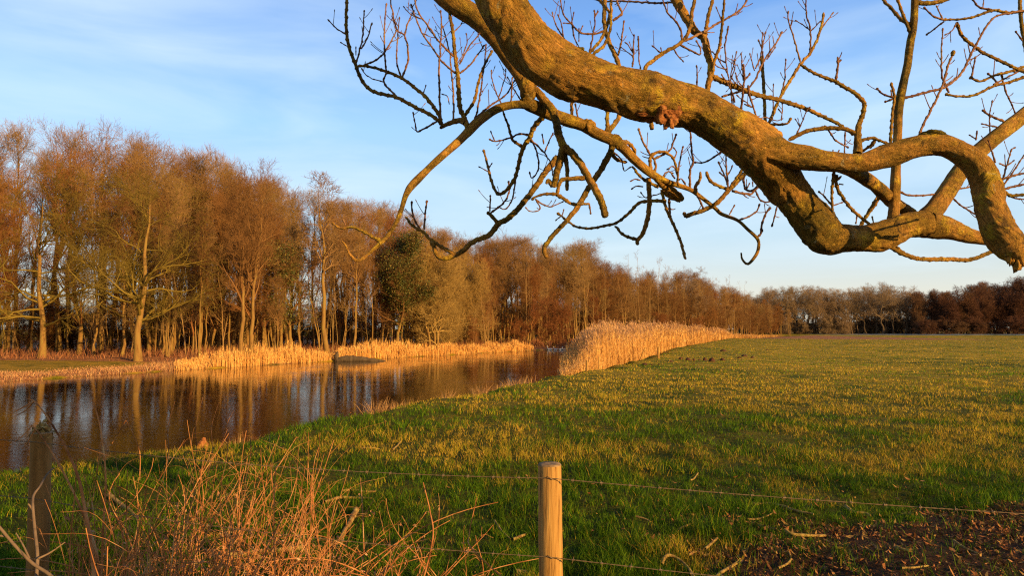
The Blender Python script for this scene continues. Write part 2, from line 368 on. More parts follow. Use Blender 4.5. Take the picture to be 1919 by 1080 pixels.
# ------------------------------------------------------------------ bare trees
def nrm(v): return v / (np.linalg.norm(v, axis=-1, keepdims=True) + 1e-9)
def grow(PP, PR, n, t0, t1, lens, ang, K, up, wig, rs, tippow=1.0, rmin=.004):
    """n children on each parent polyline; lens=(base length, length lost towards the tip)"""
    M, KP = PR.shape
    tt = rng.uniform(t0, t1, (M, n)); tt.sort(axis=1)
    f = tt * (KP - 1); i = np.minimum(f.astype(int), KP - 2); u = (f - i)[..., None]
    mi = np.arange(M)[:, None]
    p = PP[mi, i] * (1 - u) + PP[mi, i + 1] * u
    tg = nrm(PP[mi, i + 1] - PP[mi, i])
    pr = PR[mi, i] * (1 - u[..., 0]) + PR[mi, i + 1] * u[..., 0]
    rnd = rng.normal(size=tg.shape); perp = nrm(rnd - (rnd * tg).sum(-1, keepdims=True) * tg)
    a = np.radians(rng.uniform(ang[0], ang[1], (M, n)))[..., None]
    d = tg * np.cos(a) + perp * np.sin(a)
    rel = (tt - t0) / max(t1 - t0, 1e-6)
    ln = (lens[0] * (1 - lens[1] * rel)) * rng.uniform(.7, 1.25, (M, n))
    pts = [p]; cur = p
    for k in range(K - 1):
        d = nrm(d + np.array([0, 0, up]) + rng.normal(size=d.shape) * wig)
        cur = cur + d * (ln / (K - 1))[..., None]; pts.append(cur)
    pts = np.stack(pts, 2).reshape(M * n, K, 3)
    r0 = np.maximum(pr * rs, rmin).reshape(-1, 1)
    R = np.maximum(r0 * (1 - np.linspace(0, .85, K)[None] ** tippow), rmin * .6)
    return pts, R
def tree(H, r, lean=.3, low=.3, n=(30, 7, 7, 4), L1=(3.5, .6), ang1=(25, 50), up=.12, wig=.18, l=(.45, .5), stems=1, tw=.007, crook=.12, spread=0.0, fork=0):
    K = 12
    tr = []
    for s in range(stems):
        a = rng.uniform(0, 6.28); tz = np.linspace(0, 1, K)
        hh = H * (1 if s == 0 else rng.uniform(.7, 1))
        dx = np.cumsum(rng.normal(size=K)) * crook; dy = np.cumsum(rng.normal(size=K)) * crook
        dx -= dx[0]; dy -= dy[0]
        off = (0 if stems == 1 else rng.uniform(.05, .35))
        sx = math.cos(a) * (off + spread * tz * hh) + dx + lean * tz * math.cos(a); sy = math.sin(a) * (off + spread * tz * hh) + dy + lean * tz * math.sin(a)
        tr.append(np.stack([sx, sy, tz * hh - .15], -1))
    TP = np.stack(tr); tz = np.linspace(0, 1, K)
    TR = np.repeat((r * ((1 - tz) ** .8 * .93 + .07) * (1 + .5 * np.exp(-tz * 22)))[None], stems, 0)
    A = grow(TP, TR, n[0], low, .99, L1, ang1, 7, up, wig, .62)
    B = grow(A[0], A[1], n[1], .2, 1.0, (L1[0] * l[0], .45), (25, 60), 5, up, wig, .70)
    Cc = grow(B[0], B[1], n[2], .15, 1.0, (L1[0] * l[0] * l[1], .4), (25, 60), 4, up * .7, wig, .65, rmin=tw * 1.3)
    D = grow(Cc[0], Cc[1], n[3], .2, 1.0, (L1[0] * l[0] * l[1] * .6, .3), (20, 55), 3, up * .5, wig, .7, rmin=tw)
    crown = merge([tubes(*A, 5), tubes(*B, 4), tubes(*Cc, 3), tubes(*D, 3)])
    return (tubes(TP, TR, 10), crown, (TP, A, B, Cc))
def meshes(nm, T, mt, mc):
    return (npmesh(nm + '_trunk', T[0][0], quads=T[0][1], mat=mt), npmesh(nm + '_crown', T[1][0], quads=T[1][1], mat=mc))
def leaves(Pc, n, size, cols, spread, flat=0.0):
    """n small folded leaf faces scattered about the points Pc"""
    i = rng.integers(0, len(Pc), n); p = Pc[i] + rng.normal(size=(n, 3)) * spread
    u = nrm(rng.normal(size=(n, 3)) * np.array([1, 1, 1 - flat])); v = nrm(np.cross(u, rng.normal(size=(n, 3))))
    s = (size * rng.uniform(.6, 1.3, n))[:, None]
    V = np.stack([p - u * s, p + v * s * .5, p + u * s, p - v * s * .5 + np.cross(u, v) * s * .2], 1).reshape(-1, 3)
    Q = np.arange(n * 4).reshape(-1, 4)
    c = np.array(cols)[rng.integers(0, len(cols), n)] * rng.uniform(.75, 1.25, (n, 1))
    return V, Q, np.repeat(c, 4, 0)
KIND = {}
for k in range(3):
    KIND['tall%d' % k] = (14.5, meshes('tall_tree', tree(14.5, .18, low=.45, n=(26, 6, 6, 3), L1=(4.0, .60), ang1=(14, 34), up=.15, l=(.42, .5), tw=.0065), M_trunk, M_tops))
for k in range(3):
    KIND['brown%d' % k] = (11.5, meshes('brown_tree', tree(11.5, .15, low=.35, n=(26, 7, 6, 3), L1=(3.3, .5), ang1=(18, 46), up=.17, l=(.48, .5), tw=.0065), M_trunk, M_twig))
for k in range(3):
    KIND['rusty%d' % k] = (9.5, meshes('rusty_tree', tree(9.5, .11, low=.15, n=(30, 7, 7, 4), L1=(2.7, .45), ang1=(18, 50), up=.19, wig=.18, l=(.5, .5), crook=.16, tw=.006), M_trunk, M_rust))
for k in range(2):
    KIND['oak%d' % k] = (11.5, meshes('spreading_tree', tree(11.5, .20, low=.20, n=(24, 7, 7, 4), L1=(5.4, .5), ang1=(50, 98), up=.05, wig=.30, l=(.45, .5), crook=.06), M_trunk, M_olive))
KIND['pole0'] = (11.0, meshes('pole_tree', tree(11.0, .085, lean=.9, low=.45, n=(20, 6, 5, 4), L1=(1.9, .5), ang1=(20, 50), up=.14), M_trunk, M_twig))
KIND['pole1'] = (11.0, meshes('pole_tree', tree(11.0, .07, lean=1.8, low=.5, n=(20, 6, 5, 4), L1=(1.8, .5), ang1=(20, 50), up=.14), M_trunk, M_twig))
KIND['pole2'] = (11.0, meshes('pole_tree', tree(11.0, .10, lean=.4, low=.5, n=(18, 6, 5, 3), L1=(2.1, .5), ang1=(20, 50), up=.14, crook=.06), M_trunk, M_twig))
for k in range(2):
    KIND['shrub%d' % k] = (4.2, meshes('shrub', tree(4.2, .035, low=.06, n=(11, 6, 6, 4), L1=(1.5, .4), ang1=(20, 70), up=.08, wig=.25, stems=5, spread=.16, l=(.55, .55), tw=.006), M_trunk, M_rust))
KIND['willow1'] = (11.0, meshes('round_tree', tree(11.0, .14, low=.22, n=(26, 7, 7, 4), L1=(3.9, .35), ang1=(35, 75), up=.09, wig=.22, l=(.5, .5), tw=.007), M_trunk, M_twig))
KIND['willow0'] = (9.5, meshes('olive_tree', tree(9.5, .10, low=.08, n=(26, 8, 7, 4), L1=(3.0, .45), ang1=(20, 60), up=.10, wig=.25, stems=3, spread=.10, l=(.5, .5)), M_trunk, wood_mat('olive_twigs', [(0, (.34, .20, .06)), (1, (.40, .28, .09))])))
for k in range(3):
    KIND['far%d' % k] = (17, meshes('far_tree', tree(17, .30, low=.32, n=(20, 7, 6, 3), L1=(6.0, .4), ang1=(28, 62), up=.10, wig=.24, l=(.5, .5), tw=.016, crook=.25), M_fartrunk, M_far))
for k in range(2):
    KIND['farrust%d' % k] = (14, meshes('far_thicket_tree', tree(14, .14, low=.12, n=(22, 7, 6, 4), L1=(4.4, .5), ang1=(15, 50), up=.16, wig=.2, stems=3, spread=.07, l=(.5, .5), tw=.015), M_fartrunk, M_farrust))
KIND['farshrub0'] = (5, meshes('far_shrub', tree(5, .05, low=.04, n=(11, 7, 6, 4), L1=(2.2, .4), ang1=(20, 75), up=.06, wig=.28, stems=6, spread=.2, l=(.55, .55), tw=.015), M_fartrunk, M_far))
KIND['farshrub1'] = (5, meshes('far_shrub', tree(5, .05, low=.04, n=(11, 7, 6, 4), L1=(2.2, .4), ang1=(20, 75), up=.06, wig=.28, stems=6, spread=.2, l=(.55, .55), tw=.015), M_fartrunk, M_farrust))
NM = {'tall': 'tall_bare_tree', 'brown': 'bare_tree', 'rusty': 'rusty_tree', 'oak': 'spreading_tree', 'pole': 'slender_tree', 'shrub': 'shrub', 'willow': 'olive_tree', 'far': 'distant_tree', 'farrust': 'distant_dark_tree', 'farshrub': 'distant_shrub'}
HT = {}
def plant(kind, x, y, h, label, group, rz=None, sx=1.0, tilt=0.0):
    H, (a, b2) = KIND[kind]
    if kind not in HT:      # true height of the crown, fine tips included
        co = np.empty(len(b2.vertices) * 3, np.float32); b2.vertices.foreach_get('co', co); HT[kind] = float(np.percentile(co[2::3], 99.6))
    H = HT[kind]; k = kind.rstrip('0123456789')
    z = float(hgt(np.array([x]), np.array([y]))[0])
    root = empty(NM[k], (x, y, z), label, 'shrub' if 'shrub' in k else 'tree', group, rz if rz is not None else random.uniform(0, 6.28))
    hs = h / H; root.scale = (hs * sx * 1.12, hs * sx * 1.12, hs)
    root.rotation_euler[0] = tilt
    obj('trunk', a, root); obj('crown', b2, root)
    return root
TOPS = np.array([(-400, 215), (0, 228), (50, 234), (110, 240), (160, 247), (235, 240), (300, 262), (345, 295), (400, 290), (440, 300), (480, 332), (540, 335), (580, 352), (640, 366), (700, 383), (730, 392), (790, 412), (830, 425), (845, 455), (880, 438), (930, 448), (960, 440), (1040, 458), (1090, 455), (1112, 480), (1130, 492), (1180, 505), (1230, 515), (1290, 508), (1320, 520), (1345, 533), (1390, 550), (1440, 556)], float)
def topz(x, y):
    px = x / y * F + 959.5; py = np.interp(px, TOPS[:, 0], TOPS[:, 1]); return CAM_H + (617 - py) / F * y, px
def at(px, d): return (px - 959.5) / F * d
LAND = [(-400, 60, 'left of the drooping-boughed tree'), (60, 250, 'between the two spreading trees'), (250, 440, 'between the pale-trunked tree and mossy pair'), (440, 610, 'between the mossy pair and thick trunk'),
        (610, 735, 'between the thick trunk and ivy tree'), (735, 880, 'just right of the big ivy tree'), (880, 1100, 'left of the reed bed'), (1100, 1250, 'behind the tall part of the reeds'), (1250, 1500, 'behind the far low reeds')]
DESC = {'tall': 'tall bare tree', 'brown': 'brown bare tree', 'rusty': 'rusty bare tree', 'pole': 'slender young tree', 'shrub': 'reddish shrub', 'willow': 'round bushy tree'}
ORD = ['leftmost', 'second', 'third', 'fourth', 'fifth', 'sixth', 'seventh', 'eighth', 'ninth', 'tenth', 'eleventh', 'twelfth', 'thirteenth', 'fourteenth', 'fifteenth', 'sixteenth', 'seventeenth', 'eighteenth', 'nineteenth', 'twentieth']
PLANTED = []
def plan(kind, x, y, h, row, **kw):
    PLANTED.append((kind, x, y, h, row, kw))
def settle():
    G = {}
    for p in PLANTED:
        px = p[1] / p[2] * F + 959.5; k = p[0].rstrip('0123456789')
        w_ = next((l[2] for l in LAND if l[0] <= px < l[1]), LAND[-1][2]) if px < 1500 else ''
        G.setdefault((k, p[4], w_), []).append((px, p))
    for (k, row, w_), L_ in G.items():
        L_.sort(key=lambda a: a[0])
        for i, (px, p) in enumerate(L_):
            o = '' if len(L_) == 1 else ('leftmost ' if i == 0 else ORD[i] + ' ' if i < len(ORD) else '')
            lb = '%s%s, %s, %s' % (o, DESC[k], row, w_)
            plant(p[0], p[1], p[2], p[3], lb, '%ss in the wood' % DESC[k], **p[5])
# rows of the wood, walking along its front edge
seg = np.hypot(*(FR[1:] - FR[:-1]).T); cum = np.concatenate([[0], np.cumsum(seg)])
def along(s):
    i = min(max(int(np.searchsorted(cum, s) - 1), 0), len(seg) - 1); u = (s - cum[i]) / seg[i]
    p = FR[i] * (1 - u) + FR[i + 1] * u; d = (FR[i + 1] - FR[i]) / seg[i]; return p, np.array([-d[1], d[0]])
total = cum[-1]
rows = [(1.2, 4.2, ['shrub0', 'pole0', 'pole1', 'shrub1', 'brown0', 'pole2'], (.45, .72), 'front row'),
        (4.0, 2.5, ['rusty0', 'rusty1', 'brown1', 'rusty2', 'pole0', 'brown2'], (.60, .84), 'second row'),
        (6.5, 2.3, ['pole0', 'pole2', 'pole1', 'pole2'], (.6, .8), 'among the trunks'),
        (8.5, 3.0, ['brown0', 'rusty1', 'brown2', 'tall0', 'rusty2', 'brown1'], (.80, .94), 'third row'),
        (10.5, 2.8, ['tall0', 'brown1', 'tall2', 'tall1'], (.86, 1.0), 'middle of the wood'),
        (14, 2.0, ['tall0', 'tall1', 'brown1', 'tall2'], (.92, 1.04), 'fourth row'),
        (16, 2.6, ['pole2', 'shrub0', 'pole1', 'shrub1'], (.6, .8), 'deep in the wood'),
        (19, 3.0, ['tall1', 'tall2', 'tall0'], (.90, 1.03), 'back row'),
        (23, 2.4, ['shrub0', 'shrub1'], (.3, .4), 'at the rear edge')]
for ri, (off, step, kinds, hr, rname) in enumerate(rows):
    s = 2.0 + ri * .7
    while s < total:
        p, nn = along(s); q = p + nn * (off + random.uniform(-1.3, 1.3))
        d = q[1]; st = step * (1 if d < 80 else 1.35 if d < 120 else 1.8)
        s += st * random.uniform(.7, 1.3)
        if d > 125 and ri in (2, 4, 6, 7): continue
        tz, px = topz(q[0], q[1])
        if px < -260: continue
        kd = random.choice(kinds)
        if 740 < px < 900 and ri in (0, 1) and random.random() < .5: kd = 'willow0'
        if d > 85 and kd.startswith(('rusty', 'brown')) and random.random() < .35: kd = 'willow1'
        if kd.startswith('tall') and px > 1110: kd = random.choice(['brown0', 'brown1', 'rusty1'])
        h = (tz + .2) * random.uniform(*hr)
        if kd.startswith('shrub'): h = random.uniform(2.4, 4.0) * max(1, d / 80) * (1.25 if ri > 4 else .85)
        if kd.startswith('pole'): h = (tz) * random.uniform(.58, .85)
        if ri < 2 and 30 < px < 330 and d < 45 and not kd.startswith(('shrub', 'pole')): kd = random.choice(['pole0', 'pole1', 'pole2']); h = h * .8
        if ri == 0 and px < 330 and kd.startswith('shrub'): continue
        plan(kd, q[0], q[1], h, rname, sx=random.uniform(.72, .98) * (1.35 if d > 72 else 1) * (1.6 if ri > 4 and kd.startswith('shrub') else 1))
settle()
# thin saplings between the trees
ns = 620; ss = rng.uniform(0, total * .8, ns); of = rng.uniform(.5, 22, ns)
base = np.array([along(a)[0] + along(a)[1] * o_ for a, o_ in zip(ss, of)]); bz = hgt(base[:, 0], base[:, 1])
hh_ = rng.uniform(3.0, 8.5, ns) * np.clip(base[:, 1] / 60, .9, 1.5); K_ = 9; tz_ = np.linspace(0, 1, K_)[None]
an = rng.uniform(0, 6.28, ns)[:, None]; ln_ = np.abs(rng.normal(size=(ns, 1))) * .9
SP = np.stack([base[:, :1] + np.cos(an) * ln_ * tz_ + np.cumsum(rng.normal(size=(ns, K_)), 1) * .05, base[:, 1:2] + np.sin(an) * ln_ * tz_ + np.cumsum(rng.normal(size=(ns, K_)), 1) * .05, bz[:, None] + hh_[:, None] * tz_], -1)
SR = (rng.uniform(.018, .05, ns) * np.clip(base[:, 1] / 60, .9, 1.5))[:, None] * (1 - .8 * tz_)
A_ = grow(SP, SR, 11, .25, 1, (1.3, .4), (25, 60), 5, .12, .2, .5, rmin=.008); B_ = grow(*A_, 5, .2, 1, (.65, .4), (25, 60), 4, .1, .2, .6, rmin=.007); C_ = grow(*B_, 4, .2, 1, (.4, .3), (25, 60), 3, .1, .2, .6, rmin=.006)
V, Qd = merge([tubes(SP, SR, 6), tubes(*A_, 4), tubes(*B_, 3), tubes(*C_, 3)])
obj('sapling_thicket', npmesh('sapling_thicket', V, quads=Qd, mat=M_twig), kind='stuff', label='thicket of thin bare saplings filling the wood on the far bank', cat='thicket')
# individual trees that stand out
plant('oak0', at(82, 39.2), 39.2, 11.0, 'spreading tree with low drooping boughs at the edge of the left lawn', None, 0.4)
plant('oak1', at(262, 37.4), 37.4, 10.6, 'spreading pale-trunked tree beside the dry grass, right of the drooping-boughed tree', None, 2.2)
plant('brown1', at(452, 38.5), 38.5, 11.2, 'thick mossy tree in tall golden grass, left one of the pair', None, 1.0, .9)
plant('brown2', at(476, 39.0), 39.0, 11.8, 'thick leaning mossy tree, right one of the pair in the golden grass', None, 3.0, .9, .06)
plant('pole2', at(617, 46.5), 46.5, 12.6, 'straight thick orange-lit trunk left of the water-side log', None, 2.0, 1.5)
plant('pole2', at(661, 48.2), 48.2, 10.2, 'straight slim orange-lit tree behind the log', None, 5.0)
plant('willow0', at(812, 54.5), 54.5, 9.0, 'yellowish bushy tree just right of the ivy-covered tree', None, 5.0)
plant('tall2', at(1095, 84), 84, 13.0, 'open-crowned bare tree standing above the others left of the reeds', None, 1.2)
plant('far1', at(1290, 126), 126, 13.0, 'open-crowned bare tree rising above the wood behind the reed bed', None, 1.2)
plant('shrub0', at(1035, 70.8), 70.8, 5.2, 'dark bushy shrub overhanging the water beside the white birds', None, 1.2, 1.1)
# ivy trees
def ivytree(px, d, h, label, dense, r=.9):
    T = tree(h, .13, low=.25, n=(26, 7, 6, 4), L1=(2.6, .4), ang1=(35, 80), up=.08, l=(.5, .5))
    x = at(px, d); z = float(hgt(np.array([x]), np.array([d]))[0])
    root = empty('ivy_covered_tree', (x, d, z), label, 'tree')
    a, b2 = meshes('ivy_tree', T, M_trunk, M_twig); obj('trunk', a, root); obj('crown', b2, root)
    pts = np.concatenate([T[2][2][0][:, :4].reshape(-1, 3), T[2][1][0][:, :6].reshape(-1, 3)])
    pts = pts[pts[:, 2] > h * .22]
    cl = pts[rng.integers(0, len(pts), 90)]
    V, Qd, cc = leaves(cl, int(dense * .75), .075, [(.07, .08, .014), (.11, .11, .02), (.05, .06, .01), (.20, .15, .03)], .38)
    obj('ivy', npmesh('ivy', V, quads=Qd, mat=M_ivy, col=cc, smooth=False), root)
ivytree(742, 53.5, 8.8, 'large tree wrapped in dark green ivy, in the middle of the wood', 26000)
ivytree(548, 47, 7.4, 'smaller tree clad in dull green ivy, left of the big ivy-covered one', 9000)
# far treeline and the dark wood at right
FT = np.array([(1398, 547), (1440, 541), (1500, 535), (1560, 538), (1600, 540), (1635, 528), (1660, 535), (1690, 533), (1710, 545), (1730, 545), (1760, 540), (1800, 532), (1825, 525), (1860, 532), (1890, 525), (1919, 520), (2400, 515)], float)
def ordn(i): return ORD[i] if i < len(ORD) else '%dth' % (i + 1)
def mass(rowsx, x0, x1, kinds, cuts, what, grp, wd=1.0, fr_=(.86, 1.03)):
    for (d0, step, jit, rn) in rowsx:
        px = x0; B = {}
        while px < x1:
            dd = d0 + random.uniform(-jit, jit); ty = np.interp(px, FT[:, 0], FT[:, 1])
            h = (CAM_H + (617 - ty) / F * dd) * random.uniform(*fr_)
            c = next(n_ for e_, n_ in cuts if px < e_); B.setdefault(c, []).append((px, dd, h)); px += step * random.uniform(.6, 1.4)
        for c, L_ in B.items():
            for i, (px, dd, h) in enumerate(L_): plant(random.choice(kinds), at(px, dd), dd, h, '%s %s of the %s %s' % (ordn(i), what, rn, c), grp, sx=wd)
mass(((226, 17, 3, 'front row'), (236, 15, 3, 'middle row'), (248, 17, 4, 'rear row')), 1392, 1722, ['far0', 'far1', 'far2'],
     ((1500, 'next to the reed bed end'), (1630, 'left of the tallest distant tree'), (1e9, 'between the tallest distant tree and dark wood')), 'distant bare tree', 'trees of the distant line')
px = 1385; i = 0
while px < 1725:
    dd = random.uniform(222, 246)
    plant('farshrub0', at(px, dd), dd, random.uniform(4, 7), '%s low dark shrub from the left under the distant tree line' % ordn(i), 'shrubs under the distant trees'); px += random.uniform(9, 17); i += 1
px = 1725; i = 0
while px < 2000:
    dd = random.uniform(212, 216)
    plant('farshrub1', at(px, dd), dd, random.uniform(3.5, 6), '%s low dark shrub from the left along the foot of the dark wood' % ordn(i), 'shrubs under the dark wood', sx=1.5); px += random.uniform(14, 24); i += 1
plant('far0', at(1653, 222), 222, 17.0, 'tallest broad-crowned tree of the distant line, left of the dark wood', None, 2.0, 1.25)
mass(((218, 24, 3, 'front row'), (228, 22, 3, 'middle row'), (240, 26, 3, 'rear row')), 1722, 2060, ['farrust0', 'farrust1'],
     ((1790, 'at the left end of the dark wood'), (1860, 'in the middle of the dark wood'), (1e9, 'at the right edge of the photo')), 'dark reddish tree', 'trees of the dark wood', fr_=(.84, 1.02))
# the same wood runs on to the right outside the frame; its shade lies along the far end of the meadow
for i in range(34):
    u = (i % 17) / 16; x = 139 + 96 * u + 9 * (i > 16); y = 169 - 40 * u - 8 * (i > 16)
    plant('farrust%d' % (i % 2), x + random.uniform(-3, 3), y + random.uniform(-3, 3), 23 * random.uniform(.9, 1.1), '%s dark tree of the wood where it comes forward beyond the right edge' % ordn(i), 'trees of the dark wood', sx=1.3)
# ------------------------------------------------------------------ reeds, grass and stems (uncountable plants)
def blades(x, y, z, h, wd, lean, cols, segs=2, zoff=0, wrapdir=None):
    """curved tapered blades as triangles; x,y,z,h,wd arrays"""
    n = len(x); a = rng.uniform(0, 6.283, n) if wrapdir is None else wrapdir
    fa = rng.uniform(0, 6.283, n)
    dx, dy = np.cos(a), np.sin(a); wx_, wy_ = np.cos(fa) * wd * .5, np.sin(fa) * wd * .5
    V = []
    for k in range(segs + 1):
        u = k / segs; bend = lean * u ** 1.7
        cx = x + dx * h * bend; cy = y + dy * h * bend; cz = z + h * u * np.sqrt(np.maximum(1 - (lean * u) ** 2 * .6, .1))
        if k < segs:
            s = 1 - .45 * u
            V += [np.stack([cx - wx_ * s, cy - wy_ * s, cz], -1), np.stack([cx + wx_ * s, cy + wy_ * s, cz], -1)]
        else: V.append(np.stack([cx, cy, cz], -1))
    V = np.stack(V, 1); nv = V.shape[1]; base = (np.arange(n) * nv)[:, None]
    T = []
    for k in range(segs - 1):
        o = 2 * k; T += [base + np.array([[o, o + 1, o + 3]]), base + np.array([[o, o + 3, o + 2]])]
    o = 2 * (segs - 1); T.append(base + np.array([[o, o + 1, o + 2]]))
    T = np.concatenate(T)
    return V.reshape(-1, 3), T, np.repeat(cols, nv, 0)
def cat(lst):
    off = 0; V = []; T = []; Cc = []
    for v, q, c_ in lst: V.append(v); T.append(q + off); Cc.append(c_); off += len(v)
    return np.concatenate(V), np.concatenate(T), np.concatenate(Cc)
def pick(cols, n, var=.2):
    c_ = np.array(cols)[rng.integers(0, len(cols), n)]; return c_ * rng.uniform(1 - var, 1 + var, (n, 1))

# meadow grass
def meadow(n, d0, d1, pw):
    u = rng.random(n); d = (d0 ** (1 - pw) + u * (d1 ** (1 - pw) - d0 ** (1 - pw))) ** (1 / (1 - pw))
    lim = .86
    x = rng.uniform(-lim, lim, n) * (d + 1.0); return x, d
x, y = meadow(680000, 1.8, 190, 1.55)
tc_ = 0.22                                      # tufts: pull most blades towards tuft centres
cxn = np.floor(x / tc_); cyn = np.floor(y / tc_)
jx = (np.sin(cxn * 127.1 + cyn * 311.7) * 43758.5) % 1; jy = (np.sin(cxn * 269.5 + cyn * 183.3) * 43758.5) % 1
tx = (cxn + jx) * tc_; ty = (cyn + jy) * tc_
pull = rng.uniform(0, .75, len(x)) * (rng.random(len(x)) < .75)
x = x + (tx - x) * pull; y = y + (ty - y) * pull
hn = fbm(x * .9, y * .9, 41, 4); hn2 = fbm(x * 2.7, y * 2.7, 47, 3); dryn = fbm(x * .33, y * .33, 51, 4) * .6 + fbm(x * 1.4, y * 1.4, 57, 3) * .4
ins = inside(x, y, POLY) | ((segdist(x, y, FAR) < segdist(x, y, NEAR)))
ok = ~ins & (segdist(x, y, NEAR) > .15) & ~((y > 196 + 8 * rng.random(len(x))) & (x > .45 * y)) & (rng.random(len(x)) > soilmask(x, y) * .93) & (rng.random(len(x)) < np.clip(.9 + 4.5 * (hn2 * .5 + hn * .5 - .43), 0.40, 1))
x, y, hn, hn2, dryn = [v[ok] for v in (x, y, hn, hn2, dryn)]
n = len(x); z = hgt(x, y) - .005
h = (.038 + .13 * np.clip(hn * 1.0 + hn2 * 1.0 - .62, 0, 1) ** 1.3) * (1 - .42 * np.clip((y - 10) / 22, 0, 1)) * rng.uniform(.6, 1.4, n)
wd = np.maximum(.0040, .00060 * y) * rng.uniform(.7, 1.3, n)
dry = np.clip((dryn - .5) * 4.6 + .25 + np.clip((y - 7) / 26, 0, .36), .04, .92)
isdry = rng.random(n) < dry
green = pick([(.042, .100, .003), (.070, .150, .005), (.14, .23, .008), (.020, .055, .002)], n)
straw = pick([(.46, .31, .03), (.38, .28, .022), (.50, .30, .05), (.32, .25, .015)], n)
col = np.where(isdry[:, None], straw, green)
V, T, cc = blades(x, y, z, h, wd, rng.uniform(.2, 1.0, n), col * ((.70 + .6 * vnoise(x * 5, y * 5, 77)) * (1 + .45 * np.clip((y - 8) / 18, 0, 1)))[:, None], 2)
obj('meadow_grass', npmesh('meadow_grass', V, tris=T, mat=M_blade, smooth=False, col=cc), kind='stuff', label='short green and straw-coloured grass of the meadow', cat='grass')

# reed bed
REED = np.concatenate([[(2.0, 27.2), (2.9, 28.2), (5.9, 36), (9.4, 46), (12.6, 57), (25.6, 90), (41.5, 130), (61, 172), (66, 184)], [(72, 184), (57, 158), (33, 116), (20, 95), (11, 81), (6.8, 72), (5.2, 58), (3.3, 42), (2.1, 30)]])
def scatter(poly, n, pw=0):
    lo, hi = poly.min(0), poly.max(0); X_, Y_ = [], []; tot = 0
    while tot < n:
        a = rng.uniform(lo[0], hi[0], n); b_ = rng.uniform(lo[1], hi[1], n)
        k = inside(a, b_, poly) & (rng.random(n) < np.minimum(1, (lo[1] / b_) ** pw)); X_.append(a[k]); Y_.append(b_[k]); tot += k.sum()
    return np.concatenate(X_)[:n], np.concatenate(Y_)[:n]
def reeds(x, y, h, wscale, plume=True, stem=True, nleaf=3, cols=None, pcol=None):
    n = len(x); z = np.maximum(hgt(x, y), WATER - .05); out = []
    cols = cols or [(.82, .50, .16), (.72, .40, .12), (.88, .58, .22), (.60, .32, .10)]
    wd = wscale * np.maximum(1, y / 30)
    lean = rng.uniform(.02, .16, n); a = rng.normal(2.4, .9, n)
    out.append(blades(x, y, z, h, wd * 1.0, lean, pick(cols, n), 3, wrapdir=a))
    out.append(blades(x + .004, y, z, h, wd * 1.0, lean, pick(cols, n), 3, wrapdir=a))
    for k in range(nleaf):
        u = rng.uniform(.15, .85, n); hx = x + np.cos(a) * h * lean * u ** 1.7; hy = y + np.sin(a) * h * lean * u ** 1.7
        out.append(blades(hx, hy, z + h * u * .97, h * rng.uniform(.14, .26, n), wd * 1.6, rng.uniform(.4, 1.0, n), pick(cols, n), 2))
    if plume:
        hx = x + np.cos(a) * h * lean; hy = y + np.sin(a) * h * lean
        for k in range(3):
            out.append(blades(hx, hy, z + h * .93, h * 0 + rng.uniform(.12, .24, n) * np.clip(h - .9, 0.1, 1), wd * 2.4, rng.uniform(.2, .8, n), pick(pcol or [(.62, .38, .19), (.48, .28, .15)], n), 2, wrapdir=a + rng.uniform(-.6, .6, n)))
    return cat(out)
x, y = scatter(REED, 24000, 1.3)
# the face towards the meadow is denser
k = rng.random(len(x)) < .35; e = rng.uniform(0, 1, k.sum())
px_ = np.interp(e, np.linspace(0, 1, 9), REED[:9, 0]); py_ = np.interp(e, np.linspace(0, 1, 9), REED[:9, 1])
x[k] = px_ - rng.random(k.sum()) * np.clip((py_ - 26) / 8, .15, 1.5); y[k] = py_ + rng.normal(size=k.sum()) * .3
hr = 2.15 + .45 * (fbm(x * .5, y * .3, 61, 3) - .5) * 2 + np.clip((y - 36) / 20, 0, 1) * .25 - np.clip((y - 70) / 60, 0, 1) * .55
leftedge = np.clip(.42 + (x - (2.0 + (y - 27) * .10)) / 3.2, .5, 1)
e1 = np.clip((y - 25) / 6, .5, 1) * np.clip((186 - y) / 70, .35, 1)
h = hr * leftedge * e1 * rng.uniform(.56, 1.02, len(x)) * (.84 + .32 * vnoise(x * 1.6, y * 1.6, 93)) * np.where(rng.random(len(x)) < .12, 1.10, 1)
V, T, cc = reeds(x, y, h, .013)
obj('reed_bed', npmesh('reed_bed', V, tris=T, mat=M_reed, smooth=False, col=cc), kind='stuff', label='tall golden reed bed with feathery brown plumes beside the meadow', cat='reeds')

# golden grass along the far bank
fb = FAR[4:14][::-1]; sg = np.hypot(*(fb[1:] - fb[:-1]).T); cm = np.concatenate([[0], np.cumsum(sg)])
s = rng.uniform(0, cm[-1], 24000); bx = np.interp(s, cm, fb[:, 0]); by = np.interp(s, cm, fb[:, 1])
off = rng.uniform(0, 1, len(s)) ** 1.4 * 2.4
x = bx - off * .75; y = by + off * .65 - .15
px_ = x / y * F + 959.5
hb = np.interp(px_, [-400, 150, 330, 400, 430, 480, 560, 600, 625, 640, 700, 800, 860, 900, 930, 960, 985, 1010], [.22, .25, .45, .75, 1.15, 1.3, 1.25, .8, .45, 1.15, 1.3, 1.1, .9, 1.0, 1.3, 1.1, .7, .3])
h = hb * .62 * np.clip(2.2 * fbm(s * .55, off, 71, 4) - .15, .15, 1.5) * rng.uniform(.45, 1.15, len(s))
k = (px_ > 330) & (px_ < 1000)
V, T, cc = reeds(x[k], y[k], h[k], .016, plume=False, nleaf=2, cols=[(.86, .50, .15), (.78, .42, .12), (.9, .58, .2)])
obj('bank_reeds', npmesh('bank_reeds', V, tris=T, mat=M_reed, smooth=False, col=cc), kind='stuff', label='golden dry reeds lining the far bank at the foot of the wood', cat='reeds')
k = (px_ <= 345)
x, y, h = x[k], y[k], h[k]
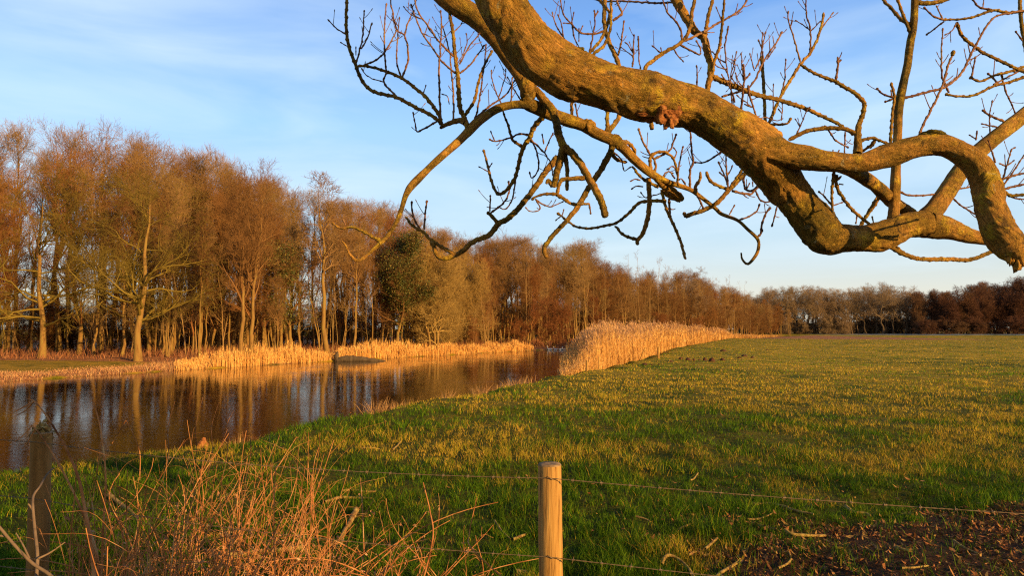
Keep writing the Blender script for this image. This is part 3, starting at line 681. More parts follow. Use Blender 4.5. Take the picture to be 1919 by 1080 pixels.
x2 = np.concatenate([x, x - rng.random(len(x)) * 1.2]); y2 = np.concatenate([y, y + rng.random(len(x)) * .6]); h2 = np.concatenate([h, h * .6])
V, T, cc = blades(x2, y2, hgt(x2, y2), h2, .022, rng.uniform(.3, 1, len(x2)), pick([(.60, .32, .14), (.48, .22, .10), (.66, .42, .18), (.36, .18, .08)], len(x2)), 2)
obj('bank_grass', npmesh('bank_grass', V, tris=T, mat=M_reed, smooth=False, col=cc), kind='stuff', label='flattened dry tan grass on the left far bank', cat='grass')
# dead herb layer on the forest edge
s = rng.uniform(0, total * .75, 26000); pts = np.array([along(a)[0] for a in s[:3000]]); nnv = np.array([along(a)[1] for a in s[:3000]])
idx = rng.integers(0, 3000, 26000); pts = pts[idx] + nnv[idx] * rng.uniform(-1.5, 9, (26000, 1)) + rng.normal(size=(26000, 2)) * .4
x, y = pts[:, 0], pts[:, 1]; ok = ~inside(x, y, POLY); x, y = x[ok], y[ok]
V, T, cc = blades(x, y, hgt(x, y), rng.uniform(.15, .9, len(x)) * fbm(x * .4, y * .4, 81, 3) * 1.5, np.maximum(.02, .0006 * y), rng.uniform(.2, 1, len(x)), pick([(.34, .13, .06), (.42, .20, .09), (.26, .11, .05)], len(x)), 2)
obj('forest_undergrowth', npmesh('forest_undergrowth', V, tris=T, mat=M_reed, smooth=False, col=cc), kind='stuff', label='red-brown bracken and dead herbs under the trees', cat='undergrowth')

# dead leaf litter on the bare patch and thinly over the near grass
x = np.concatenate([rng.uniform(.6, 6.5, 60000), rng.uniform(-6, 9, 2600)]); y = np.concatenate([rng.uniform(2.2, 7.2, 60000), 2.5 + 14 * rng.random(2600) ** 1.5])
sm_ = soilmask(x, y); k = (rng.random(len(x)) < np.clip(sm_ * 1.1 * (.2 + 1.7 * (fbm(x * 3, y * 3, 91, 3) - .25)), 0, 1) + .02) | (np.arange(len(x)) >= 60000) & (rng.random(len(x)) < .5); k &= ~inside(x, y, POLY)
x, y = x[k], y[k]; n = len(x); z = hgt(x, y) + rng.uniform(.005, .03, n) + (soilmask(x, y) < .3) * .03
a = rng.uniform(0, 6.28, n); s_ = .003 + .012 * rng.random(n) ** 2.2; el = rng.uniform(1.2, 2.6, n)
u = np.stack([np.cos(a), np.sin(a), rng.normal(size=n) * .5], -1) * (s_ * el)[:, None]; v = np.stack([-np.sin(a), np.cos(a), rng.normal(size=n) * .6], -1) * s_[:, None] * .7
c0 = np.stack([x, y, z], -1); up = np.array([0, 0, 1.0]) * s_[:, None] * rng.uniform(.1, .9, n)[:, None]
V = np.stack([c0 - u + up, c0 - v, c0 + u + up * .6, c0 + v], 1)
V2 = np.concatenate([V, c0[:, None]], 1).reshape(-1, 3); b0 = (np.arange(n) * 5)[:, None]
T = np.concatenate([b0 + [[0, 1, 4]], b0 + [[1, 2, 4]], b0 + [[2, 3, 4]], b0 + [[3, 0, 4]]])
cc = np.repeat(pick([(.30, .12, .04), (.20, .08, .03), (.40, .19, .07), (.12, .05, .02), (.34, .20, .06), (.07, .035, .015)], n, .35), 5, 0)
obj('leaf_litter', npmesh('leaf_litter', V2, tris=T, mat=M_leaf, smooth=False, col=cc), kind='stuff', label='brown dead leaves on the bare earth in the near right corner', cat='leaves')

# near bank tufts, each its own
def tuft(px, d, h, n, label, wide=.18, cols=None, name='dry_grass_tuft'):
    x0 = at(px, d); r_ = rng.normal(size=(n, 2)) * wide * .4
    x, y = r_[:, 0], r_[:, 1]
    z0 = float(hgt(np.array([x0]), np.array([d]))[0])
    z = hgt(x + x0, y + d) - z0
    h *= 1.0
    V, T, cc = blades(x, y, z, h * rng.uniform(.4, 1.1, n), np.full(n, max(.005, .0006 * d)), rng.uniform(.05, .7, n), pick(cols or [(.52, .28, .11), (.62, .38, .15), (.34, .18, .07)], n), 3, wrapdir=np.arctan2(y, x) + rng.normal(size=n) * .5)
    o = obj(name, npmesh(name, V, tris=T, mat=M_reed, smooth=False, col=cc)); o.location = (x0, d, z0 - .01)
    return setp(o, label, 'grass tuft', 'dry tufts along the near bank')
TF = [(208, 9.4, .34, 260, 'pale pinkish dry tuft at the water edge just right of the shaded post', .22), (268, 10.0, .28, 220, 'short straw tuft between the pinkish tuft and the orange stump', .25),
      (455, 11.6, .30, 160, 'low olive and straw tuft right of the orange stump', .35), (545, 13.0, .36, 200, 'orange dry tuft at the water edge in front of the middle of the river', .22), (592, 13.6, .34, 170, 'wispy dry tuft right beside the orange water-edge tuft', .35),
      (705, 15.8, .55, 150, 'tall wispy straw tuft leaning over the water where the bank bends', .3), (728, 16.0, .45, 220, 'dense straw tuft on the bank bend', .35), (760, 16.6, .5, 160, 'spiky upright tuft next to the bank-bend tuft', .3),
      (795, 17.4, .22, 90, 'broad low pinkish tuft halfway along the bank', .5), (838, 18.2, .62, 110, 'single tall pale plume-like tuft standing at the bank edge', .16), (900, 20.0, .5, 120, 'thin reddish spikes at the bank edge left of the reeds', .3), (935, 21.4, .55, 220, 'pinkish tuft nearest the left side of the reed bed', .6),
      (970, 23, .5, 160, 'low rusty tuft below the left edge of the reed bed', .6)]
for a in TF: tuft(*a)
# ------------------------------------------------------------------ the overhanging tree
def smooth(pts, step=4.0):
    """Catmull-Rom through [x,y,z,r] rows, resampled about every `step` pixels of length"""
    p = np.array(pts, float)
    if len(p) < 2: return p
    q = np.vstack([2 * p[0] - p[1], p, 2 * p[-1] - p[-2]]); out = []
    for i in range(1, len(q) - 2):
        ln = np.linalg.norm(q[i + 1, :3] - q[i, :3]); k = max(1, int(ln / step))
        for j in range(k):
            t = j / k
            out.append(.5 * ((2 * q[i]) + (-q[i - 1] + q[i + 1]) * t + (2 * q[i - 1] - 5 * q[i] + 4 * q[i + 1] - q[i + 2]) * t * t + (-q[i - 1] + 3 * q[i] - 3 * q[i + 1] + q[i + 2]) * t ** 3))
    out.append(p[-1]); out = np.array(out); out[:, 3] = np.maximum(out[:, 3], p[:, 3].min() * .8); return out
TREE = empty('overhanging_tree', (3.48, -1.35, 0), 'old lichen-covered bare tree whose thick crooked branch hangs across the top right over the fence', 'tree')
anchors = []          # (px, py, depth, owner)
def world_line(S):    # S rows: px,py,depth,r_px -> world pts + radii
    W = np.array([P(a, b_, d) for a, b_, d, _ in S]); return W, S[:, 3] * S[:, 2] / F
def tube_one(W, R, s, bumpy=0.0, seed=0, knots=False, sq=1.0):
    K = len(R)
    V, Qd = tubes(W[None], R[None].copy(), s)
    V = V.reshape(K, s, 3); ctr = W[:, None, :]
    if bumpy:
        ln = np.concatenate([[0], np.cumsum(np.linalg.norm(np.diff(W, axis=0), axis=1))])
        a = np.arange(s) * 2 * np.pi / s; A, Ln = np.meshgrid(a, ln)
        def nz(f, fa, sd): return fbm(np.cos(A) * fa + 20 + Ln * f, np.sin(A) * fa + 40 + Ln * f * .37, sd, 3) - .5
        k = 1 + bumpy * (nz(6, 1.2, seed) * 1.6 + nz(22, 3.2, seed + 5) * 1.1 + nz(60, 8, seed + 9) * .6 + nz(9, 11, seed + 3) * .5)
        V = ctr + (V - ctr) * k[..., None]
    return V.reshape(-1, 3), Qd
def capped(V, Qd, s, K):
    tip = V.reshape(K, s, 3)[-1]; c_ = tip.mean(0); base = len(V)
    V = np.vstack([V, c_]); j = np.arange(s); o = (K - 1) * s
    return V, Qd, np.stack([o + j, o + (j + 1) % s, np.full(s, base)], -1)
def barkuv(W, R, s):
    ln = np.concatenate([[0], np.cumsum(np.linalg.norm(np.diff(W, axis=0), axis=1))]); a = np.arange(s) * 2 * np.pi / s
    c = np.stack([np.repeat(ln[:, None], s, 1), R[:, None] * np.cos(a), R[:, None] * np.sin(a)], -1).reshape(-1, 3)
    return np.vstack([c, [[ln[-1], 0, 0]]])
def nearest(px, py):
    best = (1e9, None)
    for a in anchors:
        dd = (a[0] - px) ** 2 + (a[1] - py) ** 2
        if dd < best[0]: best = (dd, a)
    return math.sqrt(best[0]), best[1]
def limb(name, rows, bumpy=.10, s=28, step=5, m_=None, lead=None, parent=None, label=None):
    S = smooth(rows, step)
    W, R = world_line(S)
    if lead is not None:      # metres: points that bring the limb from the trunk into the picture
        Ld = smooth([list(a) for a in lead] + [[*W[0], R[0]]], .06); W = np.vstack([Ld[:-1, :3], W]); R = np.concatenate([Ld[:-1, 3], R])
    off = np.array(TREE.location)
    V, Qd = tube_one(W - off, R, s, bumpy, len(anchors)); V, Qd, Tt = capped(V, Qd, s, len(R)); col = barkuv(W, R, s)
    o = obj(name, npmesh(name, V, quads=Qd, tris=Tt, mat=m_ or M_bark, col=col), parent or TREE)
    if label: o['label'] = label
    for a in S: anchors.append((a[0], a[1], a[2], o, a[3]))
    return o
# trunk
tk = smooth([(0, 0, -.3, .46), (0, 0, .0, .40), (.02, 0, .5, .31), (-.03, .03, 1.6, .27), (-.02, .05, 2.6, .26), (.06, 0, 3.6, .24), (.2, -.2, 5.0, .19), (.35, -.45, 6.6, .13), (.3, -.6, 8.5, .07), (.4, -.7, 10, .02)], .08)
V, Qd = tube_one(tk[:, :3], tk[:, 3], 32, .10, 3)
trunk_o = obj('trunk', npmesh('trunk', V, quads=Qd, mat=M_bark), TREE)
# crown over the trunk, behind the photographer
PPt = tk[None, int(len(tk) * .45):, :3]; PRt = tk[None, int(len(tk) * .45):, 3]
A_ = grow(PPt, PRt, 16, .05, 1, (3.6, .4), (35, 75), 9, .10, .16, .45); B_ = grow(*A_, 7, .3, 1, (1.6, .4), (25, 60), 6, .1, .2, .55); C_ = grow(*B_, 6, .2, 1, (.8, .3), (25, 60), 4, .1, .2, .6)
V, Qd = merge([tubes(*A_, 8), tubes(*B_, 5), tubes(*C_, 4)])
keep = V.copy(); wx_ = keep + np.array(TREE.location)
obj('crown', npmesh('crown', V, quads=Qd, mat=M_bark), TREE)

lead_main = [(3.42, -1.3, 2.55, .17), (2.5, -.7, 3.25, .15), (1.7, .3, 3.85, .13), (.9, 1.3, 3.9, .11), (.25, 2.1, 3.45, .10)]
main = limb('limb', [(905, -90, 2.50, 46), (936, 0, 2.55, 46), (965, 45, 2.58, 45), (1005, 96, 2.6, 47), (1060, 133, 2.62, 50), (1100, 148, 2.64, 46), (1145, 164, 2.67, 44), (1195, 178, 2.7, 44), (1245, 190, 2.74, 43), (1300, 203, 2.77, 40), (1345, 228, 2.8, 42), (1385, 255, 2.83, 45), (1418, 280, 2.86, 46), (1446, 313, 2.92, 42), (1476, 357, 2.98, 35), (1508, 396, 3.02, 34), (1535, 428, 3.06, 37), (1552, 446, 3.08, 33), (1578, 447, 3.08, 27), (1610, 447, 3.1, 25), (1650, 443, 3.12, 28), (1697, 424, 3.14, 24), (1735, 420, 3.16, 26)], bumpy=.15, s=64, step=2.6, lead=lead_main, label='thickest limb, sweeping from the top down to the elbow at lower right')
limbB = limb('limb', [(1405, 268, 2.85, 34), (1440, 282, 2.83, 34), (1478, 291, 2.82, 25), (1515, 297, 2.81, 23), (1552, 303, 2.8, 19.5), (1612, 305, 2.79, 18), (1668, 290, 2.78, 22), (1722, 274, 2.77, 20), (1760, 271, 2.77, 21), (1790, 281, 2.76, 21), (1825, 305, 2.75, 25), (1846, 338, 2.74, 26), (1856, 385, 2.72, 26), (1872, 430, 2.7, 29), (1888, 456, 2.7, 30), (1906, 478, 2.69, 22), (1918, 500, 2.68, 10)], bumpy=.15, s=48, step=2.6, label='arched limb that bends down at the right edge and ends in a broken stub')
limbF = limb('limb', [(1735, 420, 3.16, 26), (1780, 430, 3.18, 20), (1820, 443, 3.2, 14), (1862, 449, 3.22, 12)], .14, 20)
limbD = limb('limb', [(1728, 418, 3.15, 20), (1755, 388, 3.2, 17), (1784, 345, 3.26, 16), (1806, 312, 3.3, 15), (1832, 286, 3.34, 14.5), (1868, 256, 3.38, 14), (1919, 217, 3.45, 14), (1975, 176, 3.55, 15)], .10, 20)
limbE = limb('limb', [(1672, 425, 3.14, 11), (1676, 388, 3.18, 10), (1678, 340, 3.2, 9), (1681, 285, 3.24, 7.5), (1684, 205, 3.28, 7.5), (1693, 156, 3.3, 7.5), (1701, 118, 3.32, 7.5), (1706, 82, 3.33, 7), (1712, 46, 3.34, 7), (1716, -30, 3.36, 6.5)], .14, 14)
limbG = limb('limb', [(1560, 306, 2.86, 12), (1595, 318, 2.95, 13), (1640, 347, 3.1, 12), (1672, 378, 3.25, 12), (1705, 398, 3.35, 10), (1730, 415, 3.3, 8)], .16, 16)
lead_h = [(3.40, -1.25, 2.75, .11), (2.2, -.4, 3.7, .09), (1.2, 1.1, 4.3, .075), (.3, 2.2, 4.05, .062), (-.1, 2.7, 3.6, .056)]
limbH = limb('limb', [(800, -40, 2.98, 20), (835, -8, 2.98, 21), (862, 13, 2.98, 21), (892, 33, 2.98, 20), (926, 64, 2.98, 20), (952, 101, 3.0, 18), (975, 136, 3.0, 16), (990, 164, 3.0, 17), (988, 190, 3.0, 13), (1003, 200, 3.02, 12.5), (1032, 213, 3.05, 12), (1062, 225, 3.08, 12), (1090, 234, 3.1, 11.5), (1116, 249, 3.12, 11), (1146, 262, 3.15, 10.5), (1167, 277, 3.18, 9.5), (1191, 301, 3.2, 8.5), (1220, 325, 3.25, 8), (1249, 340, 3.28, 5.5), (1290, 354, 3.3, 4.2), (1309, 366, 3.32, 4), (1340, 390, 3.35, 3.6), (1352, 401, 3.36, 3.4), (1382, 413, 3.4, 3), (1401, 430, 3.42, 3), (1418, 446, 3.44, 3.2), (1422, 458, 3.44, 3), (1418, 476, 3.43, 3), (1402, 495, 3.42, 2.4), (1391, 486, 3.4, 2), (1389, 474, 3.4, 1.5)], .13, 22, 4, lead=lead_h, label='slimmer limb hanging behind the thickest one, ending in a hooked twig')
limbI = limb('limb', [(996, 197, 3.0, 9), (968, 196, 2.99, 8), (937, 202, 2.97, 8), (912, 216, 2.95, 8), (890, 233, 2.93, 9), (876, 248, 2.92, 8.5), (860, 264, 2.9, 7.5), (829, 292, 2.86, 7), (800, 319, 2.82, 6.5), (781, 338, 2.8, 7.5), (769, 351, 2.79, 7), (760, 367, 2.77, 5.2), (753, 390, 2.75, 4.5), (745, 412, 2.72, 4), (731, 436, 2.7, 4), (714, 455, 2.68, 4), (696, 471, 2.66, 3.2), (679, 485, 2.64, 3), (667, 488, 2.63, 3), (655, 476, 2.62, 2.4), (648, 461, 2.61, 2), (641, 452, 2.6, 1.4)], .12, 12, 4, label='long drooping limb tip reaching furthest left, in front of the wood')

# branches: rows of (x,y[,r]) with the first radius given; the end nearer to the tree is taken as the root
BR = [
 # left fan
 (7, 3.5, [(872,230),(860,226),(831,236),(824,240)]), (4, 3, [(831,236),(821,226),(805,214),(780,202),(744,183),(708,174),(689,164),(675,144),(665,118),(653,84),(649,48),(650,0),(650,-30)]),
 (1.9,1.2,[(648,64),(631,53),(614,36)]), (1.3,1,[(652,87),(637,79)]), (2.2,1.4,[(667,120),(672,101),(679,72),(683,19)]), (2,1.4,[(677,91),(689,70),(697,42)]), (1.3,1,[(667,103),(667,87)]),
 (4,2.6,[(827,231),(821,212),(807,193),(793,177),(773,161),(749,144),(715,131),(689,124),(670,124)]), (2.2,1.5,[(679,124),(708,110),(723,94),(737,70),(744,55)]),
 (2.4,1.4,[(742,180),(720,154),(724,135),(721,101),(720,60),(724,5)]), (1.5,1.1,[(720,154),(691,144),(677,128)]), (2,1.2,[(752,144),(744,120),(744,84),(748,31)]), (2.4,1.5,[(754,144),(764,115),(765,96),(758,67),(744,55),(737,29),(732,0),(731,-20)]), (2,1.3,[(758,67),(764,43),(777,19)]),
 (2.6,1.5,[(826,229),(824,188),(823,135),(825,91),(827,48),(826,19)]), (2.4,1.4,[(818,228),(795,241),(782,246),(778,231),(774,209)]),
 (5,2.8,[(876,240),(873,228),(862,200),(859,154),(853,103),(848,55),(843,29),(838,-10)]), (2.4,1.5,[(858,140),(836,123),(821,106),(805,82),(790,60),(778,31),(770,7)]), (2.4,1.5,[(851,106),(826,82),(802,48),(785,24),(777,0),(770,-20)]), (1.4,1,[(788,35),(766,24),(756,11)]),
 (2.3,1.4,[(862,137),(884,118),(908,84)]), (2.2,1.3,[(861,120),(877,91),(900,61)]), (2.2,1.4,[(889,226),(896,200),(903,154),(908,120),(911,82)]), (3.4,2,[(872,215),(889,188),(896,156),(908,122),(923,94)]), (2.6,1.4,[(893,220),(920,197),(947,178),(966,149)]), (1.7,1.1,[(939,193),(932,178),(922,149),(921,131)]), (1.5,1,[(934,184),(947,144),(947,128)]),
 (2.4,1.3,[(849,232),(850,188),(845,120),(841,91),(829,48)]), (2,1.3,[(955,200),(959,175),(960,144)]), (1.7,1.1,[(976,188),(963,166),(951,144)]), (1.3,1,[(842,195),(838,180),(828,176)]), (1.4,1,[(793,178),(798,158)]), (1.2,.9,[(858,118),(866,104),(872,92)]), (1.4,1,[(870,96),(875,78),(873,62)]), (1.5,1,[(850,60),(862,48),(868,36)]),
 # lower left tips
 (3.8,2,[(715,453),(696,443),(675,431),(658,426),(638,428),(623,418)]), (1.8,1.4,[(675,430),(674,416),(681,406)]), (1.6,1.5,[(648,423),(643,411)]), (5,3,[(780,338),(786,330),(788,322)]),
 (6.5,4.5,[(1046,294),(1025,319),(1001,353),(975,386),(951,411),(934,420),(918,440),(886,454),(870,469),(853,478),(833,485),(819,478),(812,459),(807,451)]),
 (4,2.4,[(851,477),(831,465),(807,449),(795,437),(773,423),(760,406)]), (2.4,1.8,[(788,432),(778,413),(773,396),(771,377)]), (2.3,1.8,[(795,430),(797,404),(800,376)]), (4.2,3.6,[(934,420),(922,406),(912,398)]), (1.9,1.4,[(918,396),(919,365)]), (2.4,1.6,[(920,399),(944,380),(954,360),(953,339)]),
 (5.5,1.8,[(1020,216),(1001,238),(992,259),(980,278),(971,310),(966,331),(954,351),(937,364),(927,355),(918,329),(913,307),(906,281)]), (1.4,1,[(915,322),(897,312)]), (1.4,1,[(915,318),(922,305)]), (3.4,1.5,[(980,276),(961,262),(954,240),(944,212),(940,195)]),
 (2.6,1.5,[(994,254),(975,251),(954,259),(930,265),(916,260)]), (1.5,1.1,[(927,264),(919,245)]), (2.3,1.5,[(995,259),(1007,288),(1009,317),(997,333),(992,322)]), (2.2,1.3,[(966,336),(961,370),(947,392),(932,387)]),
 (2.4,1.3,[(990,262),(1010,275),(1030,302),(1037,330)]), (1.9,1.2,[(1019,270),(1016,250)]), (1.9,1.2,[(1021,285),(1030,262),(1037,248)]),
 # hanging centre
 (8.5,7,[(1004,168),(1020,188),(1035,207),(1042,231),(1047,254),(1056,274),(1073,288),(1090,310),(1102,331),(1116,355),(1126,374),(1131,392),(1136,407)]), (8.5,6,[(1056,276),(1051,298),(1044,322),(1038,351)]),
 (7,4,[(1148,268),(1144,285),(1128,315),(1114,336),(1100,358),(1085,384),(1063,413),(1042,435),(1023,459),(1020,473),(1026,484)]),
 (5,3.5,[(1096,334),(1068,335),(1051,339),(1043,365)]), (4.6,3.6,[(1058,284),(1063,320),(1062,358)]), (4,2.5,[(1043,365),(1056,372),(1073,382),(1104,382)]), (2.4,1.4,[(1104,382),(1107,402)]), (3.5,2,[(1043,364),(1020,364),(1001,371),(997,376)]),
 (2.2,1.2,[(1003,373),(1015,382),(1033,387),(1056,378)]), (1.8,1.1,[(1004,374),(1012,392),(996,397),(984,389)]), (5,3,[(1036,350),(1028,338),(1024,345)]),
 (5,4,[(1215,334),(1217,380),(1213,413),(1205,437),(1194,452),(1196,459)]), (3.4,2.4,[(1193,449),(1172,442),(1152,424)]), (7.5,6.5,[(1228,330),(1242,346),(1257,355),(1270,366),(1280,375)]), (5.5,5,[(1240,356),(1256,368),(1276,375)]),
 (3.4,2.8,[(1240,356),(1246,384),(1258,413),(1273,447),(1285,486)]), (3,2,[(1254,372),(1255,396),(1258,413)]), (3.6,2,[(1248,377),(1215,377),(1196,382),(1177,401),(1155,418),(1133,423),(1104,428),(1080,425),(1066,416),(1044,399)]), (1.3,1,[(1052,405),(1040,414)]), (1.3,1,[(1053,405),(1057,392)]),
 (4.4,2.6,[(1155,265),(1177,267),(1189,281),(1190,297)]), (4.4,2.4,[(1145,282),(1152,296),(1162,301),(1175,304)]), (3.6,2.4,[(1185,312),(1198,329),(1215,341),(1234,351)]), (3.6,2,[(1220,322),(1218,298),(1227,287),(1244,285),(1258,293),(1267,312),(1271,348)]), (3,2,[(1226,326),(1228,305),(1210,276),(1201,254),(1197,240)]),
 (2.8,1.8,[(1226,298),(1254,283),(1261,269),(1268,250)]), (2.4,1.5,[(1269,345),(1273,307),(1280,274)]), (1.8,1.2,[(1262,300),(1268,285),(1262,276)]), (1.8,1.2,[(1200,338),(1190,336),(1180,340)]), (1.8,1.2,[(1205,350),(1192,349),(1183,355)]), (1.7,1.1,[(1246,360),(1225,366),(1210,370),(1200,360)]), (1.8,1.2,[(1150,285),(1165,300),(1170,320),(1183,312)]),
 (1.8,1.2,[(1240,335),(1250,322),(1262,325)]), (2,1.2,[(1265,335),(1255,322),(1245,324)]), (2,1.2,[(1270,330),(1262,312),(1250,318)]), (1.7,1.1,[(1260,352),(1275,335),(1285,345)]),
 # above the thick limb, rooted on the slim limb behind
 (5.5,4,[(1137,256),(1145,241),(1160,219),(1170,180),(1160,122),(1152,101),(1143,82),(1136,60),(1132,36),(1134,0),(1134,-20)]), (4,2.6,[(1137,252),(1138,209),(1128,150),(1112,106),(1128,89),(1138,72),(1145,46),(1145,0),(1145,-20)]),
 (3.4,2.8,[(1073,228),(1072,190),(1088,140),(1104,101),(1124,77),(1136,53),(1142,29),(1140,19),(1128,5),(1120,-12)]), (3,1.8,[(1149,38),(1162,29),(1166,23),(1157,5),(1155,-10)]), (2.6,1.3,[(1132,57),(1116,63),(1095,63),(1083,58),(1071,45),(1056,26),(1050,0),(1049,-15)]), (1.6,1,[(1071,42),(1076,22)]), (1.6,1.1,[(1070,44),(1054,42)]),
 (2.2,1.3,[(1104,101),(1112,62),(1115,40),(1114,18)]), (1.8,1.2,[(1114,32),(1121,20)]), (1.6,1.1,[(1085,60),(1085,52)]), (1.5,1,[(1087,60),(1092,47)]), (2.2,1.2,[(1088,95),(1076,68),(1072,45)]), (1.5,1,[(1085,78),(1085,55)]), (2,1.2,[(1060,78),(1050,60),(1040,42),(1035,22)]), (1.8,1.1,[(1056,72),(1052,45),(1045,26)]),
 (2.4,1.5,[(1158,104),(1164,80),(1169,38)]), (2.2,1.4,[(1185,125),(1187,106),(1188,64)]), (1.6,1,[(1187,100),(1176,82),(1171,78)]), (1.5,1,[(1187,106),(1172,94),(1162,87)]), (2,1.3,[(1200,130),(1197,100),(1196,67)]), (2.4,1.4,[(1085,232),(1078,193)]),
 (4.6,3.4,[(1222,242),(1215,180),(1209,131),(1225,113),(1249,96),(1273,82),(1285,70),(1294,48),(1297,19),(1302,0),(1304,-15)]), (3,2,[(1280,77),(1297,70),(1321,58),(1345,43),(1358,36),(1379,24),(1396,7),(1402,-10)]), (2.6,1.6,[(1278,74),(1275,55),(1263,36),(1251,24),(1242,0),(1240,-12)]),
 (2.4,1.4,[(1275,84),(1290,92),(1303,98),(1311,102),(1313,93),(1304,75)]), (2.2,1.2,[(1250,98),(1238,98),(1226,88),(1222,85)]), (1.8,1.1,[(1263,92),(1270,104),(1282,116)]), (1.3,1,[(1240,98),(1238,88)]),
 (10,5.5,[(1327,186),(1326,166),(1331,144),(1332,120),(1326,96),(1319,72),(1302,58),(1285,31),(1268,2),(1256,-24)]), (4,3,[(1321,70),(1326,36),(1335,0),(1337,-15)]), (3.4,2.2,[(1334,150),(1338,118),(1347,91),(1352,60),(1356,17),(1359,-15)]), (2.4,2,[(1268,4),(1225,5),(1177,2),(1128,1),(1100,-8)]),
 (1.4,1,[(1352,38),(1346,22),(1342,12)]), (1.3,1,[(1347,92),(1355,88)]), (2,1.2,[(1306,160),(1306,140),(1305,122)]), (2,1.4,[(1298,60),(1290,40),(1282,18),(1276,-10)]),
 (5.6,3,[(1600,252),(1572,234),(1541,218),(1505,202),(1461,188),(1416,177),(1372,160),(1336,144)]), (9.5,5,[(1607,288),(1608,260),(1609,238),(1613,224)]), (4.6,2.6,[(1613,224),(1618,212),(1619,193),(1606,178),(1584,164),(1565,152),(1541,144),(1517,132),(1500,120)]), (3,2.4,[(1566,152),(1570,125),(1570,106)]), (2.6,2,[(1570,118),(1576,112)]),
 (4.6,4,[(1606,252),(1589,243),(1565,240),(1529,242),(1505,248),(1478,262)]), (3.4,2.4,[(1437,240),(1454,200),(1464,178),(1483,147),(1500,120),(1517,101),(1531,75),(1541,41),(1544,23)]), (1.6,1.1,[(1541,51),(1562,22)]), (2.3,1.5,[(1500,116),(1488,72),(1478,39),(1477,20)]), (2.3,1.5,[(1518,99),(1519,58),(1512,29),(1510,-8)]), (1.5,1,[(1519,58),(1538,39)]), (1.5,1,[(1517,55),(1491,37)]),
 (3.4,3.6,[(1435,248),(1432,173),(1428,120),(1428,104)]), (2,1.2,[(1464,176),(1471,144),(1472,110)]), (1.5,1,[(1449,207),(1449,157)]), (2,1.2,[(1377,200),(1367,154),(1361,116),(1359,84),(1365,48)]), (1.8,1.1,[(1372,195),(1369,144),(1375,120),(1381,96)]), (2.8,2,[(1388,210),(1393,164),(1395,144),(1393,120)]),
 (2,1.2,[(1393,150),(1391,125),(1389,99)]), (2.4,1.6,[(1395,150),(1404,140),(1405,136)]), (2.8,1.8,[(1418,224),(1411,197),(1404,176),(1402,160)]), (2.6,1.8,[(1353,181),(1392,169),(1408,159),(1420,140),(1432,113),(1444,94),(1457,77),(1466,59)]), (2,1.3,[(1431,113),(1428,91),(1429,60)]), (1.8,1.3,[(1428,91),(1421,74)]), (1.6,1.1,[(1416,128),(1425,106),(1435,58)]), (1.6,1.1,[(1437,111),(1454,87)]), (1.6,1.1,[(1414,132),(1408,112),(1405,99)]),
 (1.6,1.1,[(1365,140),(1352,120),(1340,100)]), (1.6,1.1,[(1361,118),(1345,108),(1334,95)]), (1.5,1,[(1369,150),(1376,130),(1378,110)]), (1.5,1,[(1362,130),(1345,125),(1339,120)]), (1.6,1,[(1392,165),(1378,155),(1372,145)]), (1.7,1.1,[(1400,170),(1385,155),(1378,135)]), (2,1.2,[(1377,192),(1371,170),(1358,148),(1352,138)]), (1.8,1.2,[(1395,195),(1408,200),(1380,178)]),
 (3.2,2,[(1430,236),(1450,233),(1475,232),(1482,221)]), (1.6,1,[(1420,222),(1408,214),(1401,208)]), (1.5,1,[(1464,226),(1466,205),(1465,192)]), (1.4,1,[(1466,213),(1458,203)]), (1.5,1,[(1418,225),(1434,220),(1456,226),(1468,222)]), (1.7,1.1,[(1492,253),(1502,230),(1512,208),(1518,200)]), (1.4,1,[(1499,238),(1490,222)]),
 # right side
 (3.8,2.6,[(1708,48),(1689,36),(1672,17),(1655,0),(1648,-12)]), (3.4,2.4,[(1706,62),(1696,36),(1682,0),(1679,-15)]), (5,3.4,[(1716,4),(1744,6),(1773,-1),(1790,-12)]), (3,2,[(1693,184),(1740,172),(1769,164),(1790,149),(1805,132),(1822,96),(1838,67),(1853,43),(1865,31),(1889,25),(1930,18)]), (3.4,2,[(1930,19),(1889,23),(1860,19),(1829,30),(1805,35),(1769,37)]),
 (2.4,1.6,[(1769,37),(1747,29),(1731,12)]), (1.8,1.2,[(1767,36),(1754,10)]), (2,1.6,[(1769,40),(1735,66)]), (3.2,3,[(1935,140),(1919,135),(1884,118),(1848,101),(1822,84),(1802,65),(1793,42)]), (1.7,1.2,[(1793,42),(1783,58),(1770,66)]), (2.4,1.5,[(1778,173),(1766,144),(1764,108),(1767,53)]),
 (3,2.4,[(1718,268),(1730,235),(1744,207),(1764,164),(1778,120),(1785,104)]), (3.6,4.6,[(1785,104),(1787,94)]), (3.2,2.2,[(1935,120),(1919,125),(1889,135),(1860,142),(1838,152),(1817,144)]), (2.2,1.6,[(1821,144),(1828,106)]), (3.2,2.2,[(1935,138),(1919,144),(1889,155),(1862,161),(1829,177),(1805,181),(1771,176)]), (2.4,1.8,[(1862,158),(1889,144),(1919,130),(1935,126)]), (2.4,1.8,[(1872,160),(1860,145),(1850,137)]),
 (4,3.4,[(1911,-15),(1913,36),(1919,72),(1924,100)]), (2,1.5,[(1916,76),(1903,58)]), (2.2,1.5,[(1905,218),(1884,169),(1876,135)]), (2.6,1.8,[(1858,18),(1836,13),(1822,-3)]), (1.5,1,[(1842,14),(1844,-8)]), (3.2,2.4,[(1668,290),(1672,217),(1676,183),(1670,154)]), (2.6,1.8,[(1676,183),(1655,176),(1643,164)]), (2.4,1.8,[(1674,185),(1657,191)]), (1.6,1.2,[(1672,182),(1669,168)]),
